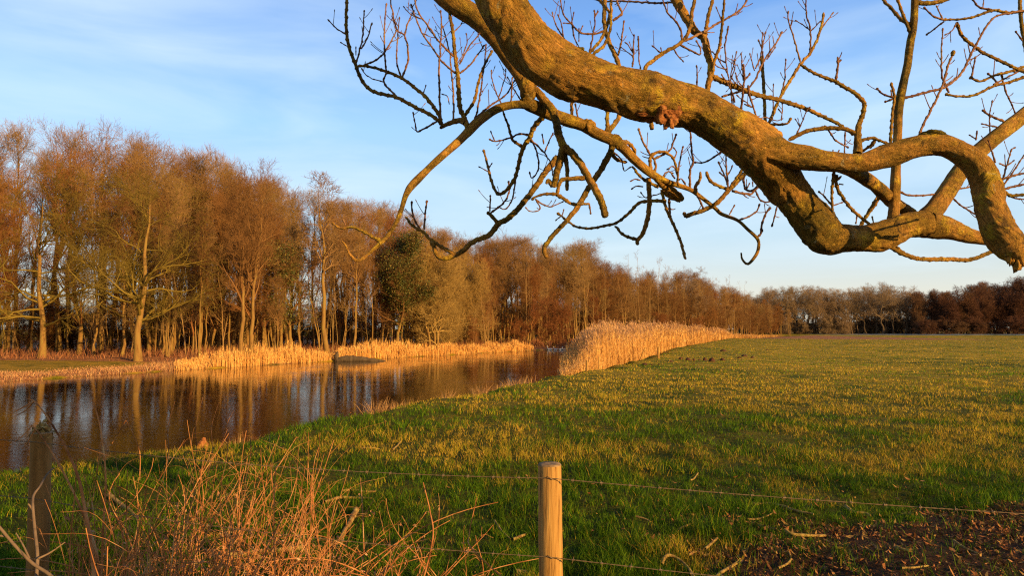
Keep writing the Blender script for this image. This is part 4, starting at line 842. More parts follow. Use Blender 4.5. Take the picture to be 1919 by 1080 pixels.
 (2.8,2,[(1881,228),(1879,226),(1855,217),(1841,206)]), (1.6,1.2,[(1855,250),(1855,215),(1860,188)]), (2,1.3,[(1868,238),(1850,234),(1839,232)]), (2.8,2,[(1870,343),(1872,337),(1919,325),(1940,319)]), (2.8,2,[(1876,362),(1880,355),(1919,346),(1940,341)]), (2.2,1.5,[(1876,352),(1880,348),(1900,320),(1919,290),(1932,270)]), (2.3,1.5,[(1875,348),(1887,310),(1895,280)]), (1.7,1.2,[(1888,310),(1901,300)]), (1.8,1.2,[(1886,312),(1872,306)]), (1.7,1.3,[(1895,280),(1903,276)]), (3.4,2.6,[(1879,358),(1895,367),(1919,365),(1940,362)]), (2.2,1.5,[(1890,366),(1905,372),(1925,374)]),
 (2.4,1.8,[(1684,358),(1707,367),(1755,364),(1800,354),(1825,348)]), (2,1.5,[(1786,372),(1807,390),(1845,410)]), (3.2,2.4,[(1651,366),(1632,395),(1612,420)]), (3.4,2.4,[(1612,266),(1620,261),(1637,259),(1655,266),(1672,272)]), (2.2,1.5,[(1865,305),(1857,277),(1852,262)]), (2,1.4,[(1829,262),(1831,245)]), (1.6,1.1,[(1828,260),(1815,252)]), (3.6,2.4,[(1616,285),(1634,270),(1640,262)]), (4,2.4,[(1630,276),(1640,266)]),
 (4.4,4,[(1664,460),(1695,477),(1725,486),(1775,486),(1817,487),(1850,475),(1872,468)]), (3.6,3,[(1672,455),(1685,468),(1697,478)]),
 # below the elbow
 (4.6,4,[(1405,315),(1370,353),(1341,382),(1319,394),(1300,400),(1285,406)]), (4,3.4,[(1285,406),(1281,398)]), (3.6,3,[(1396,312),(1370,350)]), (3.4,3,[(1366,356),(1336,343),(1326,330),(1323,321)]), (2.3,1.6,[(1365,352),(1358,329),(1346,303)]), (2.4,1.6,[(1364,345),(1361,312),(1360,286)]), (1.8,1.2,[(1362,330),(1370,318),(1373,310)]), (1.8,1.2,[(1356,330),(1347,322)]), (3,2,[(1372,358),(1404,364),(1416,356),(1428,344)]), (2.2,1.6,[(1416,358),(1425,375),(1442,378),(1458,369)]), (3,2.4,[(1426,343),(1410,357),(1397,354),(1392,332)]), (1.6,1.1,[(1399,355),(1405,342)]), (1.5,1,[(1411,350),(1410,340)]),
 (2,1.6,[(1460,372),(1453,401),(1446,425)]), (3.2,2.4,[(1563,322),(1560,345),(1559,360),(1560,396)]), (2.4,1.7,[(1559,385),(1546,370),(1534,358)]), (1.6,1.2,[(1560,386),(1580,379)]), (3.6,2.8,[(1568,328),(1566,340),(1572,358),(1589,384),(1611,406),(1630,421)]), (3,2.4,[(1577,330),(1568,338)]), (3.4,2.8,[(1612,425),(1640,377),(1656,352)]), (1.8,1.3,[(1606,402),(1604,420)]), (1.8,1.4,[(1637,418),(1634,405)]), (1.8,1.2,[(1573,345),(1580,346)]),
 (2.4,1.7,[(1355,283),(1324,303),(1300,305)]), (2.8,2,[(1293,352),(1293,322),(1299,305),(1297,288),(1294,252),(1290,240)]), (2.4,1.5,[(1590,277),(1565,262),(1550,240),(1545,236)]), (2.2,1.4,[(1583,290),(1584,247)]), (1.6,1.3,[(1561,287),(1561,281)]), (1.6,1.3,[(1569,288),(1573,281)]),
 (2.6,2.2,[(1426,437),(1428,421),(1435,401),(1444,388)]), (2.6,2,[(1418,446),(1426,438),(1428,430)]), (2.4,1.6,[(1384,413),(1403,406),(1418,396),(1424,382)]), (1.6,1.2,[(1367,402),(1377,384)]), (4,2.6,[(1305,362),(1303,350),(1312,337),(1313,322)]), (3,2,[(1305,362),(1312,378),(1318,393)]), (1.8,1.4,[(1345,384),(1355,372),(1350,375)]),
]
twigs = {}
SIDES = []
par_of = []
off0 = np.array(TREE.location)
for bi, (ra, rb, pts) in enumerate(BR):
    # which end sits on the tree?
    d0, a0 = nearest(*pts[0]); d1, a1 = nearest(*pts[-1])
    if d1 + 4 < d0: pts = pts[::-1]; d0, a0 = d1, a1; ra, rb = (max(ra, rb), min(ra, rb)) if d1 < 8 else (ra, rb)
    L_ = sum(math.dist(pts[i], pts[i + 1]) for i in range(len(pts) - 1))
    R_ = random.Random(bi)
    if d0 < 30: dp, own = a0[2], a0[3]
    else: dp, own = 3.5 + R_.random() * .4, trunk_o
    if own == main and pts[-1][1] < pts[0][1] and ra < 3: dp += .02
    drift = R_.uniform(-.25, .75) * L_ / F * dp
    behind = pts[0][1] > 200 and any(90 < p[1] < 200 and 1050 < p[0] < 1260 for p in pts) and min(p[1] for p in pts) < 60
    if behind: drift = abs(drift) + .15
    rows = []; acc = 0; J = R_.uniform(0, 9)
    for i, p in enumerate(pts):
        if i: acc += math.dist(pts[i - 1], p)
        u = acc / max(L_, 1); rr = (ra + (rb - ra) * u)
        rows.append((p[0], p[1], dp + drift * u, rr))
    S = smooth(rows, 2.2)
    ln = np.concatenate([[0], np.cumsum(np.linalg.norm(np.diff(S[:, :2], axis=0), axis=1))])
    per = 11 + 4 * R_.random()
    node = np.exp(-(((ln % per) - per / 2) / 1.5) ** 2) * (.50 if rb < 3.2 else .25)
    rad = S[:, 3] * (1 + node * np.clip(1.2 - S[:, 3] * .08, .2, 1))
    nojit = fbm(ln * .14 + J, np.zeros(len(ln)) + J, 3, 2) - .5
    S[:, 0] += nojit * 2.2 * np.clip(ln / 20, 0, 1); S[:, 1] += (fbm(ln * .14 + J, np.zeros(len(ln)) + J + 9, 5, 2) - .5) * 2.2 * np.clip(ln / 20, 0, 1)
    if rb < 2.3: # terminal bud
        rad[-3:] = np.maximum(rad[-3:], [rb * 1.15, rb * 1.9, rb * 1.0]) if len(rad) > 4 else rad[-3:]
    else: rad[-1] *= .55
    S[:, 3] = rad * (.78 if ra < 3.2 else .9)
    W, R = world_line(S)
    s_ = 12 if ra > 4.2 else 8 if ra > 2.5 else 6
    V, Qd = tube_one(W - off0, R, s_, .22 if ra > 4.2 else .10, bi + 50)
    V, Qd, Tt = capped(V, Qd, s_, len(R))
    if ra >= 3.2:
        o = obj('branch', npmesh('branch', V, quads=Qd, tris=Tt, mat=M_bark, col=barkuv(W, R, s_)), TREE)
        own2 = o
    else:
        SIDES.append((bi, S.copy(), own))
        twigs[bi] = (own, L_ * ra, V, Qd, Tt); own2 = own
    for a in S[::2]: anchors.append((a[0], a[1], a[2], own2, a[3]))
extra = []
RX = random.Random(12)
for bi, S, own in SIDES:
    n = len(S)
    for q in range(int(n / 13)):
        i = RX.randrange(int(n * .3), n - 2); tg = S[i + 1, :2] - S[i - 1, :2]; tg = tg / (np.linalg.norm(tg) + 1e-6)
        sd = RX.choice((-1, 1)); a_ = sd * math.radians(RX.uniform(28, 60)); c_, s_ = math.cos(a_), math.sin(a_)
        dv = np.array([tg[0] * c_ - tg[1] * s_, tg[0] * s_ + tg[1] * c_]); l = RX.uniform(8, 30); rows = []
        for u in (0, .35, .7, 1): rows.append((S[i, 0] + dv[0] * l * u, S[i, 1] + dv[1] * l * u - 7 * u * u, S[i, 2] + RX.uniform(-.01, .03) * u, max(.7, S[i, 3] * .5) * (1 - .35 * u)))
        T_ = smooth(rows, 2.5); T_[-2:, 3] = .95; T_[-1, 3] = .5; W, R = world_line(T_); V, Qd = tubes((W - off0)[None], R[None], 5); V, Qd, Tt = capped(V, Qd, 5, len(R)); extra.append((V, Qd, Tt))
order = sorted(twigs, key=lambda k: -twigs[k][1])
for k in order[:98]:
    own, _s, V, Qd, Tt = twigs[k]; obj('twig', npmesh('twig', V, quads=Qd, tris=Tt, mat=M_tw), own)
off = 0; Vs = []; Qs = []; Ts = []
for v, q, t_ in [twigs[k][2:] for k in order[98:]] + extra:
    Vs.append(v); Qs.append(q + off); Ts.append(t_ + off); off += len(v)
if Vs: obj('small_twigs', npmesh('small_twigs', np.concatenate(Vs), quads=np.concatenate(Qs), tris=np.concatenate(Ts), mat=M_tw), TREE, kind='stuff')
# knots, torn wood and moss cushions on the thick limb
def lump(px, py, d, r, mat_, name, squash=(1, 1, 1), rough=.25, seed=0, parent=None, rings=14, seg=22):
    th = np.linspace(0, np.pi, rings); ph = np.arange(seg) * 2 * np.pi / seg; Th, Ph = np.meshgrid(th, ph, indexing='ij')
    D = np.stack([np.sin(Th) * np.cos(Ph), np.sin(Th) * np.sin(Ph), np.cos(Th)], -1)
    k = 1 + rough * 2 * (fbm(D[..., 0] * 2.6 + seed, D[..., 1] * 2.6 + D[..., 2] * 1.9, seed, 4) - .5)
    c_ = np.array(P(px, py, d)) - off0
    V = c_ + D * k[..., None] * r * d / F * np.array(squash); V = V.reshape(-1, 3)
    i = np.arange(rings - 1)[:, None] * seg; j = np.arange(seg)[None]
    Qd = np.stack([i + j, i + seg + j, i + seg + (j + 1) % seg, i + (j + 1) % seg], -1).reshape(-1, 4)
    return obj(name, npmesh(name, V, quads=Qd, mat=mat_), parent or main)
lump(1092, 128, 2.585, 27, M_bark, 'knot', (1, .8, 1), .28, 2)
lump(1084, 108, 2.60, 18, M_bark, 'knot', (1.3, .8, .8), .4, 12)
lump(1236, 204, 2.695, 28, M_scar, 'torn_scar', (1.5, .6, .8), .9, 5, rings=26, seg=40)
lump(1254, 224, 2.69, 14, M_scar, 'torn_scar', (1.0, .7, 1.0), 1.0, 8, rings=20, seg=30)
lump(1222, 196, 2.70, 15, M_bark, 'knot', (1.3, .7, .7), .6, 18)
lump(1449, 256, 2.83, 15, M_bark, 'knot', (1.2, .8, .9), .5, 9)
lump(1543, 442, 3.02, 30, M_bark, 'knot', (1, .7, .9), .32, 7)
lump(1530, 402, 2.99, 12, M_bark, 'knot', (1.3, .5, 1.1), .5, 17)
lump(1102, 236, 3.10, 14, M_bark, 'knot', (1, .8, .9), .5, 19)
lump(1152, 264, 3.15, 14, M_bark, 'knot', (1, .8, 1), .4, 20)
lump(988, 160, 2.98, 17, M_bark, 'knot', (.8, .8, 1.3), .3, 21)
for (x_, y_, d_, r_, sq, pr) in ((1747, 252, 2.77, 17, (1.3, .9, .42), limbB), (1735, 254, 2.77, 11, (1.3, .9, .5), limbB), (1664, 275, 2.78, 9, (1.8, .9, .35), limbB), (1076, 93, 2.60, 12, (1.6, .8, .4), main), (1090, 99, 2.61, 8, (1.6, .8, .5), main)):
    lump(x_, y_, d_, r_, M_moss, 'moss_cushion', sq, .6, int(x_), pr)
for x_, y_, r_ in ((1905, 492, 12), (1893, 484, 9), (1914, 478, 11)):
    lump(x_, y_, 2.68, r_, M_bark, 'broken_end', (.7, .8, 1.4), .7, int(x_), limbB)

# ------------------------------------------------------------------ fence in the foreground
PR_ = Vector((0.163, 3.0, 0)); PL_ = Vector((-2.485, 3.65, 0))
fence = empty('barbed_wire_fence', (PR_.x, PR_.y, 0), 'round wooden posts with barbed wire strung across the foreground', 'fence')
fo = Vector((PR_.x, PR_.y, 0))
def post(base, top, r, lean, m1, label, seed, parent=fence, origin=fo, m2=None, h0=-.3):
    K = 46; s = 36; tz = np.linspace(0, 1, K)
    W = np.stack([base.x + lean[0] * tz - origin.x, base.y + lean[1] * tz - origin.y, h0 + (top - h0) * tz], -1)
    R = r * (1.08 - .08 * tz + .02 * (fbm(tz * 6, tz * 0 + seed, seed, 3) - .5))
    V, Qd = tube_one(W, R, s, .045, seed)
    o = obj('post', npmesh('post', V, quads=Qd, mat=m1), parent, label=label)
    ring = V.reshape(K, s, 3)[-1]; c_ = ring.mean(0)
    r1 = c_ + (ring - c_) * .93 + np.array([0, 0, .006]); rg = [ring + np.array([0, 0, .0]), r1, c_ + (ring - c_) * .5 + np.array([0, 0, .006]), np.repeat(c_[None] + [[0, 0, .004]], s, 0)]
    V2 = np.concatenate(rg); i = np.arange(3)[:, None] * s; j = np.arange(s)[None]
    Q2 = np.stack([i + j, i + (j + 1) % s, i + s + (j + 1) % s, i + s + j], -1).reshape(-1, 4)
    obj('post_top', npmesh('post_top', V2, quads=Q2, mat=m2 or M_posttop), o)
    return o
zt = lambda py, d: P(960, py, d).z
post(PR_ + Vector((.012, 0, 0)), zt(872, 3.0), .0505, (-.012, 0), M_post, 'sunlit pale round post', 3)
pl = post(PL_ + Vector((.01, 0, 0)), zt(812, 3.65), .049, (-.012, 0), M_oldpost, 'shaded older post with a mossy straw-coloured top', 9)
post(Vector((2.93, 2.32, 0)), 1.02, .05, (0, 0), M_post, None, 14)
for (pn, zz) in ((PR_, zt(897, 2.95)), (PR_, zt(1045, 2.95))):
    c_ = np.array([pn.x, pn.y - .054, zz]) - np.array(fo)
    v, q = tubes(np.array([[c_ + [-.012, .02, .006], c_ + [-.009, -.003, .006], c_ + [.009, -.003, -.004], c_ + [.012, .02, -.004]]]), np.full((1, 4), .0019), 6)
    obj('staple', npmesh('staple', v, quads=q, mat=M_wire), fence)
V, Qd, cc = leaves(np.array([[PL_.x - fo.x, PL_.y - fo.y, zt(812, 3.65)]]), 300, .016, [(.40, .28, .10), (.34, .22, .08), (.30, .20, .06)], .02)
obj('moss', npmesh('moss', V, quads=Qd, mat=M_leaf, col=cc, smooth=False), pl)
def wire(zr, zl, name='wire'):
    pts = []
    A3 = np.array([PL_.x + (PL_.x - PR_.x) * .35, PL_.y + (PL_.y - PR_.y) * .35 - .055, zl + .01]); B3 = np.array([PL_.x, PL_.y - .052, zl]); C3 = np.array([PR_.x, PR_.y - .052, zr]); D3 = np.array([2.93, 2.32 - .052, zr - .03])
    tub = []
    for a, b_, sag in ((A3, B3, .0), (B3, C3, .035), (C3, D3, .02)):
        n = 120; u = np.linspace(0, 1, n)[:, None]; L3 = a + (b_ - a) * u; L3[:, 2] -= sag * 4 * (u * (1 - u))[:, 0]
        ph = u[:, 0] * np.linalg.norm(b_ - a) / .028 * 2 * np.pi / 2
        for sg in (0, np.pi):
            Q3 = L3.copy(); Q3[:, 2] += .0016 * np.cos(ph + sg); Q3[:, 1] += .0016 * np.sin(ph + sg)
            tub.append(tubes(Q3[None] - np.array(fo), np.full((1, n), .0013), 5))
        k = int(np.linalg.norm(b_ - a) / .115)
        for i in range(1, k):
            c_ = L3[int(i / k * (n - 1))] - np.array(fo); an = random.uniform(0, 6.28)
            for q in range(2):
                v = np.array([.25 * (1 if q else -1), math.cos(an + q * 1.6), math.sin(an + q * 1.6)]); v = v / np.linalg.norm(v) * .014
                tub.append(tubes(np.array([[c_ - v, c_, c_ + v]]), np.array([[.0005, .0014, .0005]]), 4))
            x3 = np.array([.006, 0, 0]); tub.append(tubes(np.array([[c_ - x3, c_ + x3]]), np.full((1, 2), .0034), 6))
    V, Qd = merge(tub); obj(name, npmesh(name, V, quads=Qd, mat=M_wire), fence)
wire(zt(897, 2.95), zt(829, 3.6)); wire(zt(1045, 2.95), zt(935, 3.6)); wire(.28, .36)
# small posts beside the reed bed
def farpost(px, top, bot, r, dx, label):
    x, d = GP(px, bot, 0.0); z0 = float(hgt(np.array([x]), np.array([d]))[0]); o3 = Vector((x, d, z0))
    root = empty('fence_post', (x, d, z0), label, 'fence post', 'old posts beside the reed bed')
    post(Vector((x, d, 0)), zt(top, d) , r, (dx, 0), M_post, None, int(px), root, Vector((x, d, z0)), h0=-.2)
    for ch in root.children: ch.location.z = -z0
farpost(1100, 676, 696, .045, 0, 'short upright post at the left foot of the reed bed, nearest of the far posts')
farpost(1122, 671, 690, .018, 0, 'thin stake in the reeds right of the nearest far post')
farpost(1198, 652, 672, .035, .32, 'leaning pale post in front of the reed bed')
farpost(1234, 650, 672, .05, 0, 'straight upright pale post right of the leaning one')

# ------------------------------------------------------------------ molehills
def molehill(px, py, wpx, hpx, label):
    x, d = GP(px, py + hpx * .4, 0.0); r = wpx / 2 / F * d; hh = hpx / F * d * 1.05
    n = 20; rr = 7; a = np.arange(n) * 2 * np.pi / n; V = []
    for k in range(rr + 1):
        u = k / rr; sd = px * .13
        rad = r * u * (1 + .35 * (fbm(np.cos(a) * 1.5 + sd, np.sin(a) * 1.5 + sd, 7, 3) - .5))
        z = hh * (1 - u * u) * (1 + .7 * (fbm(np.cos(a) * 2.3 * u + sd, np.sin(a) * 2.3 * u, 5, 4) - .5)) - .02 * u - .03 * (u > .99)
        V.append(np.stack([np.cos(a) * rad, np.sin(a) * rad, z], -1))
    V = np.concatenate(V); i = np.arange(rr)[:, None] * n; j = np.arange(n)[None]
    Qd = np.stack([i + j, i + n + j, i + n + (j + 1) % n, i + (j + 1) % n], -1).reshape(-1, 4)
    o = obj('molehill', npmesh('molehill', V, quads=Qd, mat=M_soil)); o.location = (x, d, float(hgt(np.array([x]), np.array([d]))[0]))
    setp(o, label, 'molehill', 'molehills in the meadow by the reed bed')
for a in [(1208, 683, 16, 3, 'flat small molehill, leftmost below the leaning post'), (1221, 683, 7, 2, 'tiny molehill just right of the leftmost flat one'), (1235, 683, 9, 3, 'small molehill directly below the upright post'), (1257, 677, 12, 4, 'low wide molehill at the left end of the main row'),
          (1276, 672, 11, 4, 'molehill second from the left in the main row'), (1289, 674, 14, 5, 'dark molehill left of the middle of the main row'), (1300, 674, 9, 4, 'narrow molehill in the middle of the main row'), (1311, 674, 9, 2.5, 'flattened molehill right of the narrow one'), (1321, 674, 10, 5, 'steep dark molehill just left of the largest reddish one'),
          (1334, 675, 15, 7, 'largest reddish molehill of the row'), (1354, 674, 11, 4.5, 'isolated dark molehill at the right end of the main row'), (1283, 684, 9, 2.5, 'small molehill below the main row'), (1300, 683, 6, 2, 'tiny molehill below the narrow one of the main row'),
          (1355, 658, 15, 4, 'shaded far molehill above and left of the pair'), (1395, 667, 14, 4, 'double far molehill, upper one of the pair at right'), (1386, 670, 12, 3, 'far molehill, lower left one of the pair at right'), (1410, 670, 9, 3, 'small far molehill at the extreme right of the group'), (1438, 656, 6, 2, 'tiniest molehill, furthest out in the meadow')]: molehill(*a)

# ------------------------------------------------------------------ birds, log, stump
for px, s_, lb in ((1030, 1.1, 'white bird on the water, leftmost of the row by the dark bank'), (1041, .9, 'white bird second from the left by the dark bank'), (1050, .9, 'middle white bird of the row by the dark bank'), (1058, 1.0, 'white bird second from the right by the dark bank'), (1066, .9, 'white bird closest to the reeds')):
    d = 66.5; x = at(px, d)
    th = np.linspace(0, np.pi, 9); ph = np.arange(12) * 2 * np.pi / 12; Th, Ph = np.meshgrid(th, ph, indexing='ij')
    D = np.stack([np.cos(Th), np.sin(Th) * np.cos(Ph), np.sin(Th) * np.sin(Ph)], -1)
    i = np.arange(8)[:, None] * 12; j = np.arange(12)[None]; Qd = np.stack([i + j, i + 12 + j, i + 12 + (j + 1) % 12, i + (j + 1) % 12], -1).reshape(-1, 4)
    B = D * np.array([.24, .11, .10]); B[..., 2] += .06 + .10 * np.clip(-D[..., 0] - .4, 0, 1)
    N3 = np.array([[[.15, 0, .10], [.20, 0, .20], [.19, 0, .29], [.22, 0, .32]]]); nk = tubes(N3, np.array([[.05, .035, .03, .035]]), 8)
    Hd = D * np.array([.055, .04, .042]) + np.array([.235, 0, .325])
    V, Q_ = merge([(B.reshape(-1, 3), Qd), nk, (Hd.reshape(-1, 3), Qd)])
    root = empty('water_bird', (x, d, WATER + .0), lb, 'bird', 'white birds on the river', random.uniform(-.4, .4) + (3.14 if random.random() < .5 else 0)); root.scale = (s_,) * 3
    obj('body', npmesh('body', V, quads=Q_, mat=M_white), root)
    v, q = tubes(np.array([[[.28, 0, .325], [.33, 0, .31]]]), np.array([[.016, .004]]), 6); obj('beak', npmesh('beak', v, quads=q, mat=M_beak), root)
def stick(rows, label, m_=None, name='stick', group='fallen sticks on the meadow', cat_='stick', bump_=.25, s=10):
    """rows in world metres x,y,height above ground,r"""
    A = np.array(rows, float); gz = hgt(A[:, 0], A[:, 1]); A[:, 2] += gz
    S = smooth(A, .02); o3 = np.array([A[0, 0], A[0, 1], gz[0]])
    V, Qd = tube_one(S[:, :3] - o3, S[:, 3], s, bump_, int(abs(A[0, 0] * 100)) % 97); V, Qd, Tt = capped(V, Qd, s, len(S))
    o = obj(name, npmesh(name, V, quads=Qd, tris=Tt, mat=m_ or M_stick)); o.location = o3
    return setp(o, label, cat_, group)
def gstick(pts, rpx, label, h=.02, **kw):
    rows = []
    for i, p in enumerate(pts):
        x, d = GP(p[0], p[1], h); rows.append((x, d, (p[2] if len(p) > 2 else h) + .005, .8 * rpx / F * d * (1 - .35 * i / max(1, len(pts) - 1))))
    return stick(rows, label, **kw)
gstick([(1412, 939), (1440, 940), (1468, 948), (1492, 958), (1525, 965)], 3.6, 'longest yellowish curved stick lying below the wire right of the post')
gstick([(1585, 942), (1600, 953), (1618, 955), (1631, 958)], 4.2, 'short thick yellow stick under the wire, right of the longest curved one')
gstick([(1422, 982), (1440, 986), (1455, 990)], 4.4, 'stubby yellow stick at the left border of the dead leaves')
gstick([(1470, 993), (1485, 998), (1515, 998), (1547, 994)], 4.4, 'straight yellow stick in the dead leaves, right of the stubby one')
gstick([(1400, 972), (1425, 970), (1448, 963)], 2.6, 'thin stick at the edge of the leaves above the stubby one')
gstick([(1786, 1006), (1810, 1024), (1835, 1040)], 2.6, 'thin diagonal twig crossing the leaves at right')
gstick([(1680, 1033), (1690, 1038), (1704, 1041)], 5, 'short chunky piece of wood in the middle of the leaves')
gstick([(1458, 1060), (1472, 1054), (1482, 1045), (1478, 1035)], 3, 'bent twig hooked upward near the bottom in the leaves')
gstick([(1496, 1076), (1520, 1075), (1545, 1073)], 3.4, 'level stick at the bottom edge of the leaves')
gstick([(1690, 1068), (1712, 1067), (1740, 1062)], 2.8, 'thin pale stick low in the middle of the leaves')
gstick([(1192, 976), (1205, 978), (1218, 981)], 2.6, 'small straight twig in the grass right of the sunlit post')
gstick([(1266, 996), (1277, 989), (1294, 985)], 3.0, 'small curved twig in the grass above the bleached sticks')
gstick([(1321, 1026), (1332, 1015), (1344, 1006)], 3.8, 'short tilted stick at the left tip of the leaf patch')
gstick([(1290, 1038), (1303, 1033), (1316, 1035)], 2.8, 'short arched twig left of the leaf patch', h=.02)
gstick([(1240, 1055, .05), (1250, 1048, .07), (1270, 1050, .06), (1290, 1062, .04), (1307, 1080, .02)], 4.2, 'arched yellow branch at the bottom between the post and the leaves')
gstick([(1333, 1080), (1352, 1065), (1372, 1053), (1388, 1045)], 4.2, 'reddish straight stick rising to the right at the bottom edge')
gstick([(1293, 872 + 20), (1300, 889), (1308, 883)], 2.2, 'tiny twig in the grass above the upper wire')
gstick([(961, 1007), (975, 1002), (997, 993)], 4.0, 'thick yellow twig in the grass left of the sunlit post')
gstick([(927, 975, .05), (940, 993, .03), (957, 1006, .02)], 2.2, 'thin forked twig touching the thick yellow twig')
gstick([(642, 920), (660, 918), (685, 919), (705, 917)], 3.4, 'pale curved stick behind the dead stems, upper one')
gstick([(608, 948), (635, 938), (660, 934), (695, 936)], 4.0, 'long bleached stick behind the dead stems, lower one')
gstick([(668, 962, .05), (657, 976, .04), (646, 990, .03), (636, 1004, .01)], 6.5, 'stout yellow stump of a branch standing in the dead stems')
gstick([(204, 930, .03), (225, 941, .03), (245, 956, .03), (262, 978, .02)], 5, 'stout yellow curved branch among the stems right of the shaded post')
gstick([(735, 840), (745, 832), (751, 827)], 2.2, 'little yellow twig out on the meadow')
gstick([(676, 839), (695, 840), (712, 839)], 2.0, 'straight pale twig out on the meadow beside the little yellow twig')
gstick([(965, 1077, .03), (985, 1074, .03), (1003, 1074, .03)], 9, 'mossy cut log end lying at the foot of the sunlit post', name='log', group=None, cat_='log')
gstick([(395, 1043), (450, 1035), (520, 1030), (570, 1022)], 9, 'thick lichen-covered fallen branch lying under the dead stems', name='fallen_branch', group=None, cat_='branch')
# stump at the water edge
x, d = at(384, 10.9), 10.9; z0 = float(hgt(np.array([x]), np.array([d]))[0])
S = smooth([(0, 0, -.1, .16), (0, 0, .0, .14), (.01, 0, .12, .11), (.03, 0, .24, .06), (.04, 0, .34, .02)], .012)
V, Qd = tube_one(S[:, :3], S[:, 3], 18, .6, 5); o = obj('tree_stump', npmesh('tree_stump', V, quads=Qd, mat=M_scar)); o.location = (x, d, z0); setp(o, 'small jagged orange stump standing at the near water edge', 'stump')
# log in the water by the far bank
d = 43.5; x = at(634, d)
S = smooth([(0, 0, .05, .16), (.5, 0, .14, .20), (1.3, .1, .14, .19), (2.2, .2, .05, .13), (3.0, .3, -.02, .05)], .08)
V, Qd = tube_one(S[:, :3], S[:, 3], 14, .3, 6); root = empty('fallen_log', (x, d, WATER), 'dark waterlogged tree trunk lying in the river at the far bank', 'log')
obj('log', npmesh('log', V, quads=Qd, mat=M_fartrunk), root)
S = smooth([(-.05, 0, -.1, .13), (-.05, 0, .3, .14), (0, 0, .62, .05)], .06); V, Qd = tube_one(S[:, :3], S[:, 3], 12, .5, 8); obj('broken_root', npmesh('broken_root', V, quads=Qd, mat=M_fartrunk), root)

# ------------------------------------------------------------------ dead stems in front
R_ = random.Random(3)
tub = []
def stem(x, y, h, r, dx, dy, curl=.2, side=3):
    K = 16; u = np.linspace(0, 1, K); z0 = float(hgt(np.array([x]), np.array([y]))[0])
    w1, w2 = R_.uniform(0, 6), R_.uniform(0, 6)
    W = np.stack([x + dx * u ** 1.5 + curl * .05 * np.sin(u * 5 + w1) , y + dy * u ** 1.5 + curl * .05 * np.sin(u * 6 + w2), z0 + h * u * (1 - .12 * curl * u)], -1)
    R = r * (1 - .62 * u) * (1 + .25 * (np.arange(K) % 3 == 0)); tub.append(tubes(W[None], R[None], 6))
    for _ in range(side):
        i = R_.randrange(K // 3, K - 1); a = R_.uniform(0, 6.28); l = h * R_.uniform(.08, .28); v = np.linspace(0, 1, 7)
        el = R_.uniform(.2, 1.0)
        S_ = W[i] + np.stack([np.cos(a) * l * v, np.sin(a) * l * v, l * el * v + .03 * np.sin(v * 4)], -1)
        tub.append(tubes(S_[None], (R[i] * .6 * (1 - .6 * v))[None], 5))
for k in range(410):
    px = (R_.triangular(110, 760, 400) if k % 2 else R_.uniform(130, 730)) if k < 350 else R_.uniform(560, 900); d = R_.uniform(2.3, 4.0)
    x = at(px, d); h = R_.uniform(.45, 1.20) * (1 if 160 < px < 640 else .75)
    if px > 600: h *= .8
    stem(x, d, h, R_.uniform(.0016, .0042), R_.gauss(.05, .17), R_.gauss(0, .12), R_.uniform(.2, 1.6), R_.randrange(2, 6))
for k in range(70):   # broken stems lying across each other
    d = R_.uniform(2.6, 3.8); x = at(R_.uniform(150, 760), d); a = R_.uniform(0, 6.28); l = R_.uniform(.4, 1.0); z = R_.uniform(.02, .45); v = np.linspace(0, 1, 10)
    W = np.stack([x + math.cos(a) * l * v, d + math.sin(a) * l * v * .6, z + R_.uniform(-.1, .35) * v + .06 * np.sin(v * 3)], -1); tub.append(tubes(W[None], np.linspace(.0034, .0016, 10)[None], 6))
V, Qd = merge(tub); obj('dead_stems', npmesh('dead_stems', V, quads=Qd, mat=M_stalk), kind='stuff', label='tangle of pinkish-orange dead plant stems in the left foreground', cat='dead plants')
# crumpled dead leaves on the stems
pts = V[rng.integers(0, len(V), 1400)]; pts = pts[pts[:, 2] < .75]
V, Qd, cc = leaves(pts, 1500, .011, [(.42, .20, .10), (.32, .15, .08), (.5, .3, .15)], .015)
obj('withered_leaves', npmesh('withered_leaves', V, quads=Qd, mat=M_leaf, col=cc, smooth=False), kind='stuff', label='shrivelled brown leaves hanging in the dead stems', cat='leaves')
def fixed(name, rows, d0, d1, label, cat_, m_, subs=(), s=8):
    """single stems: pixel rows between depths d0 and d1; children are its side shoots"""
    if rows[0][1] > 860:   # rooted in the ground
        g0 = P(rows[0][0], rows[0][1], d0)
    n = len(rows); S = smooth([(p[0], p[1], d0 + (d1 - d0) * i / (n - 1), p[2]) for i, p in enumerate(rows)], 4); W, R = world_line(S); R = R * .68
    if rows[0][0] > -5:
        gz = float(hgt(W[:1, 0], W[:1, 1])[0])
        if W[0, 2] > gz: u_ = np.linspace(0, 1, 8)[:-1, None]; b0 = W[0] * [1, 1, 0] + [0, 0, gz - .02]; dv = W[1] - W[0]; b0[:2] -= dv[:2] / max(dv[2], .01) * (W[0, 2] - gz) * .35; W = np.vstack([b0 + (W[0] - b0) * u_, W]); R = np.concatenate([np.full(7, R[0]), R])
    root_p = W[0].copy(); V, Qd = tube_one(W - root_p, R, s, .12, n); root = empty(name, tuple(root_p), label, cat_)
    obj('stem', npmesh('stem', V, quads=Qd, mat=m_), root)
    for (nm, rw, dd0, dd1, mm_) in subs:
        S = smooth([(p[0], p[1], dd0 + (dd1 - dd0) * i / (len(rw) - 1), p[2]) for i, p in enumerate(rw)], 4); W, R = world_line(S)
        V, Qd = tube_one(W - root_p, R, s, .08, 3); obj(nm, npmesh(nm, V, quads=Qd, mat=mm_), root)
    return root
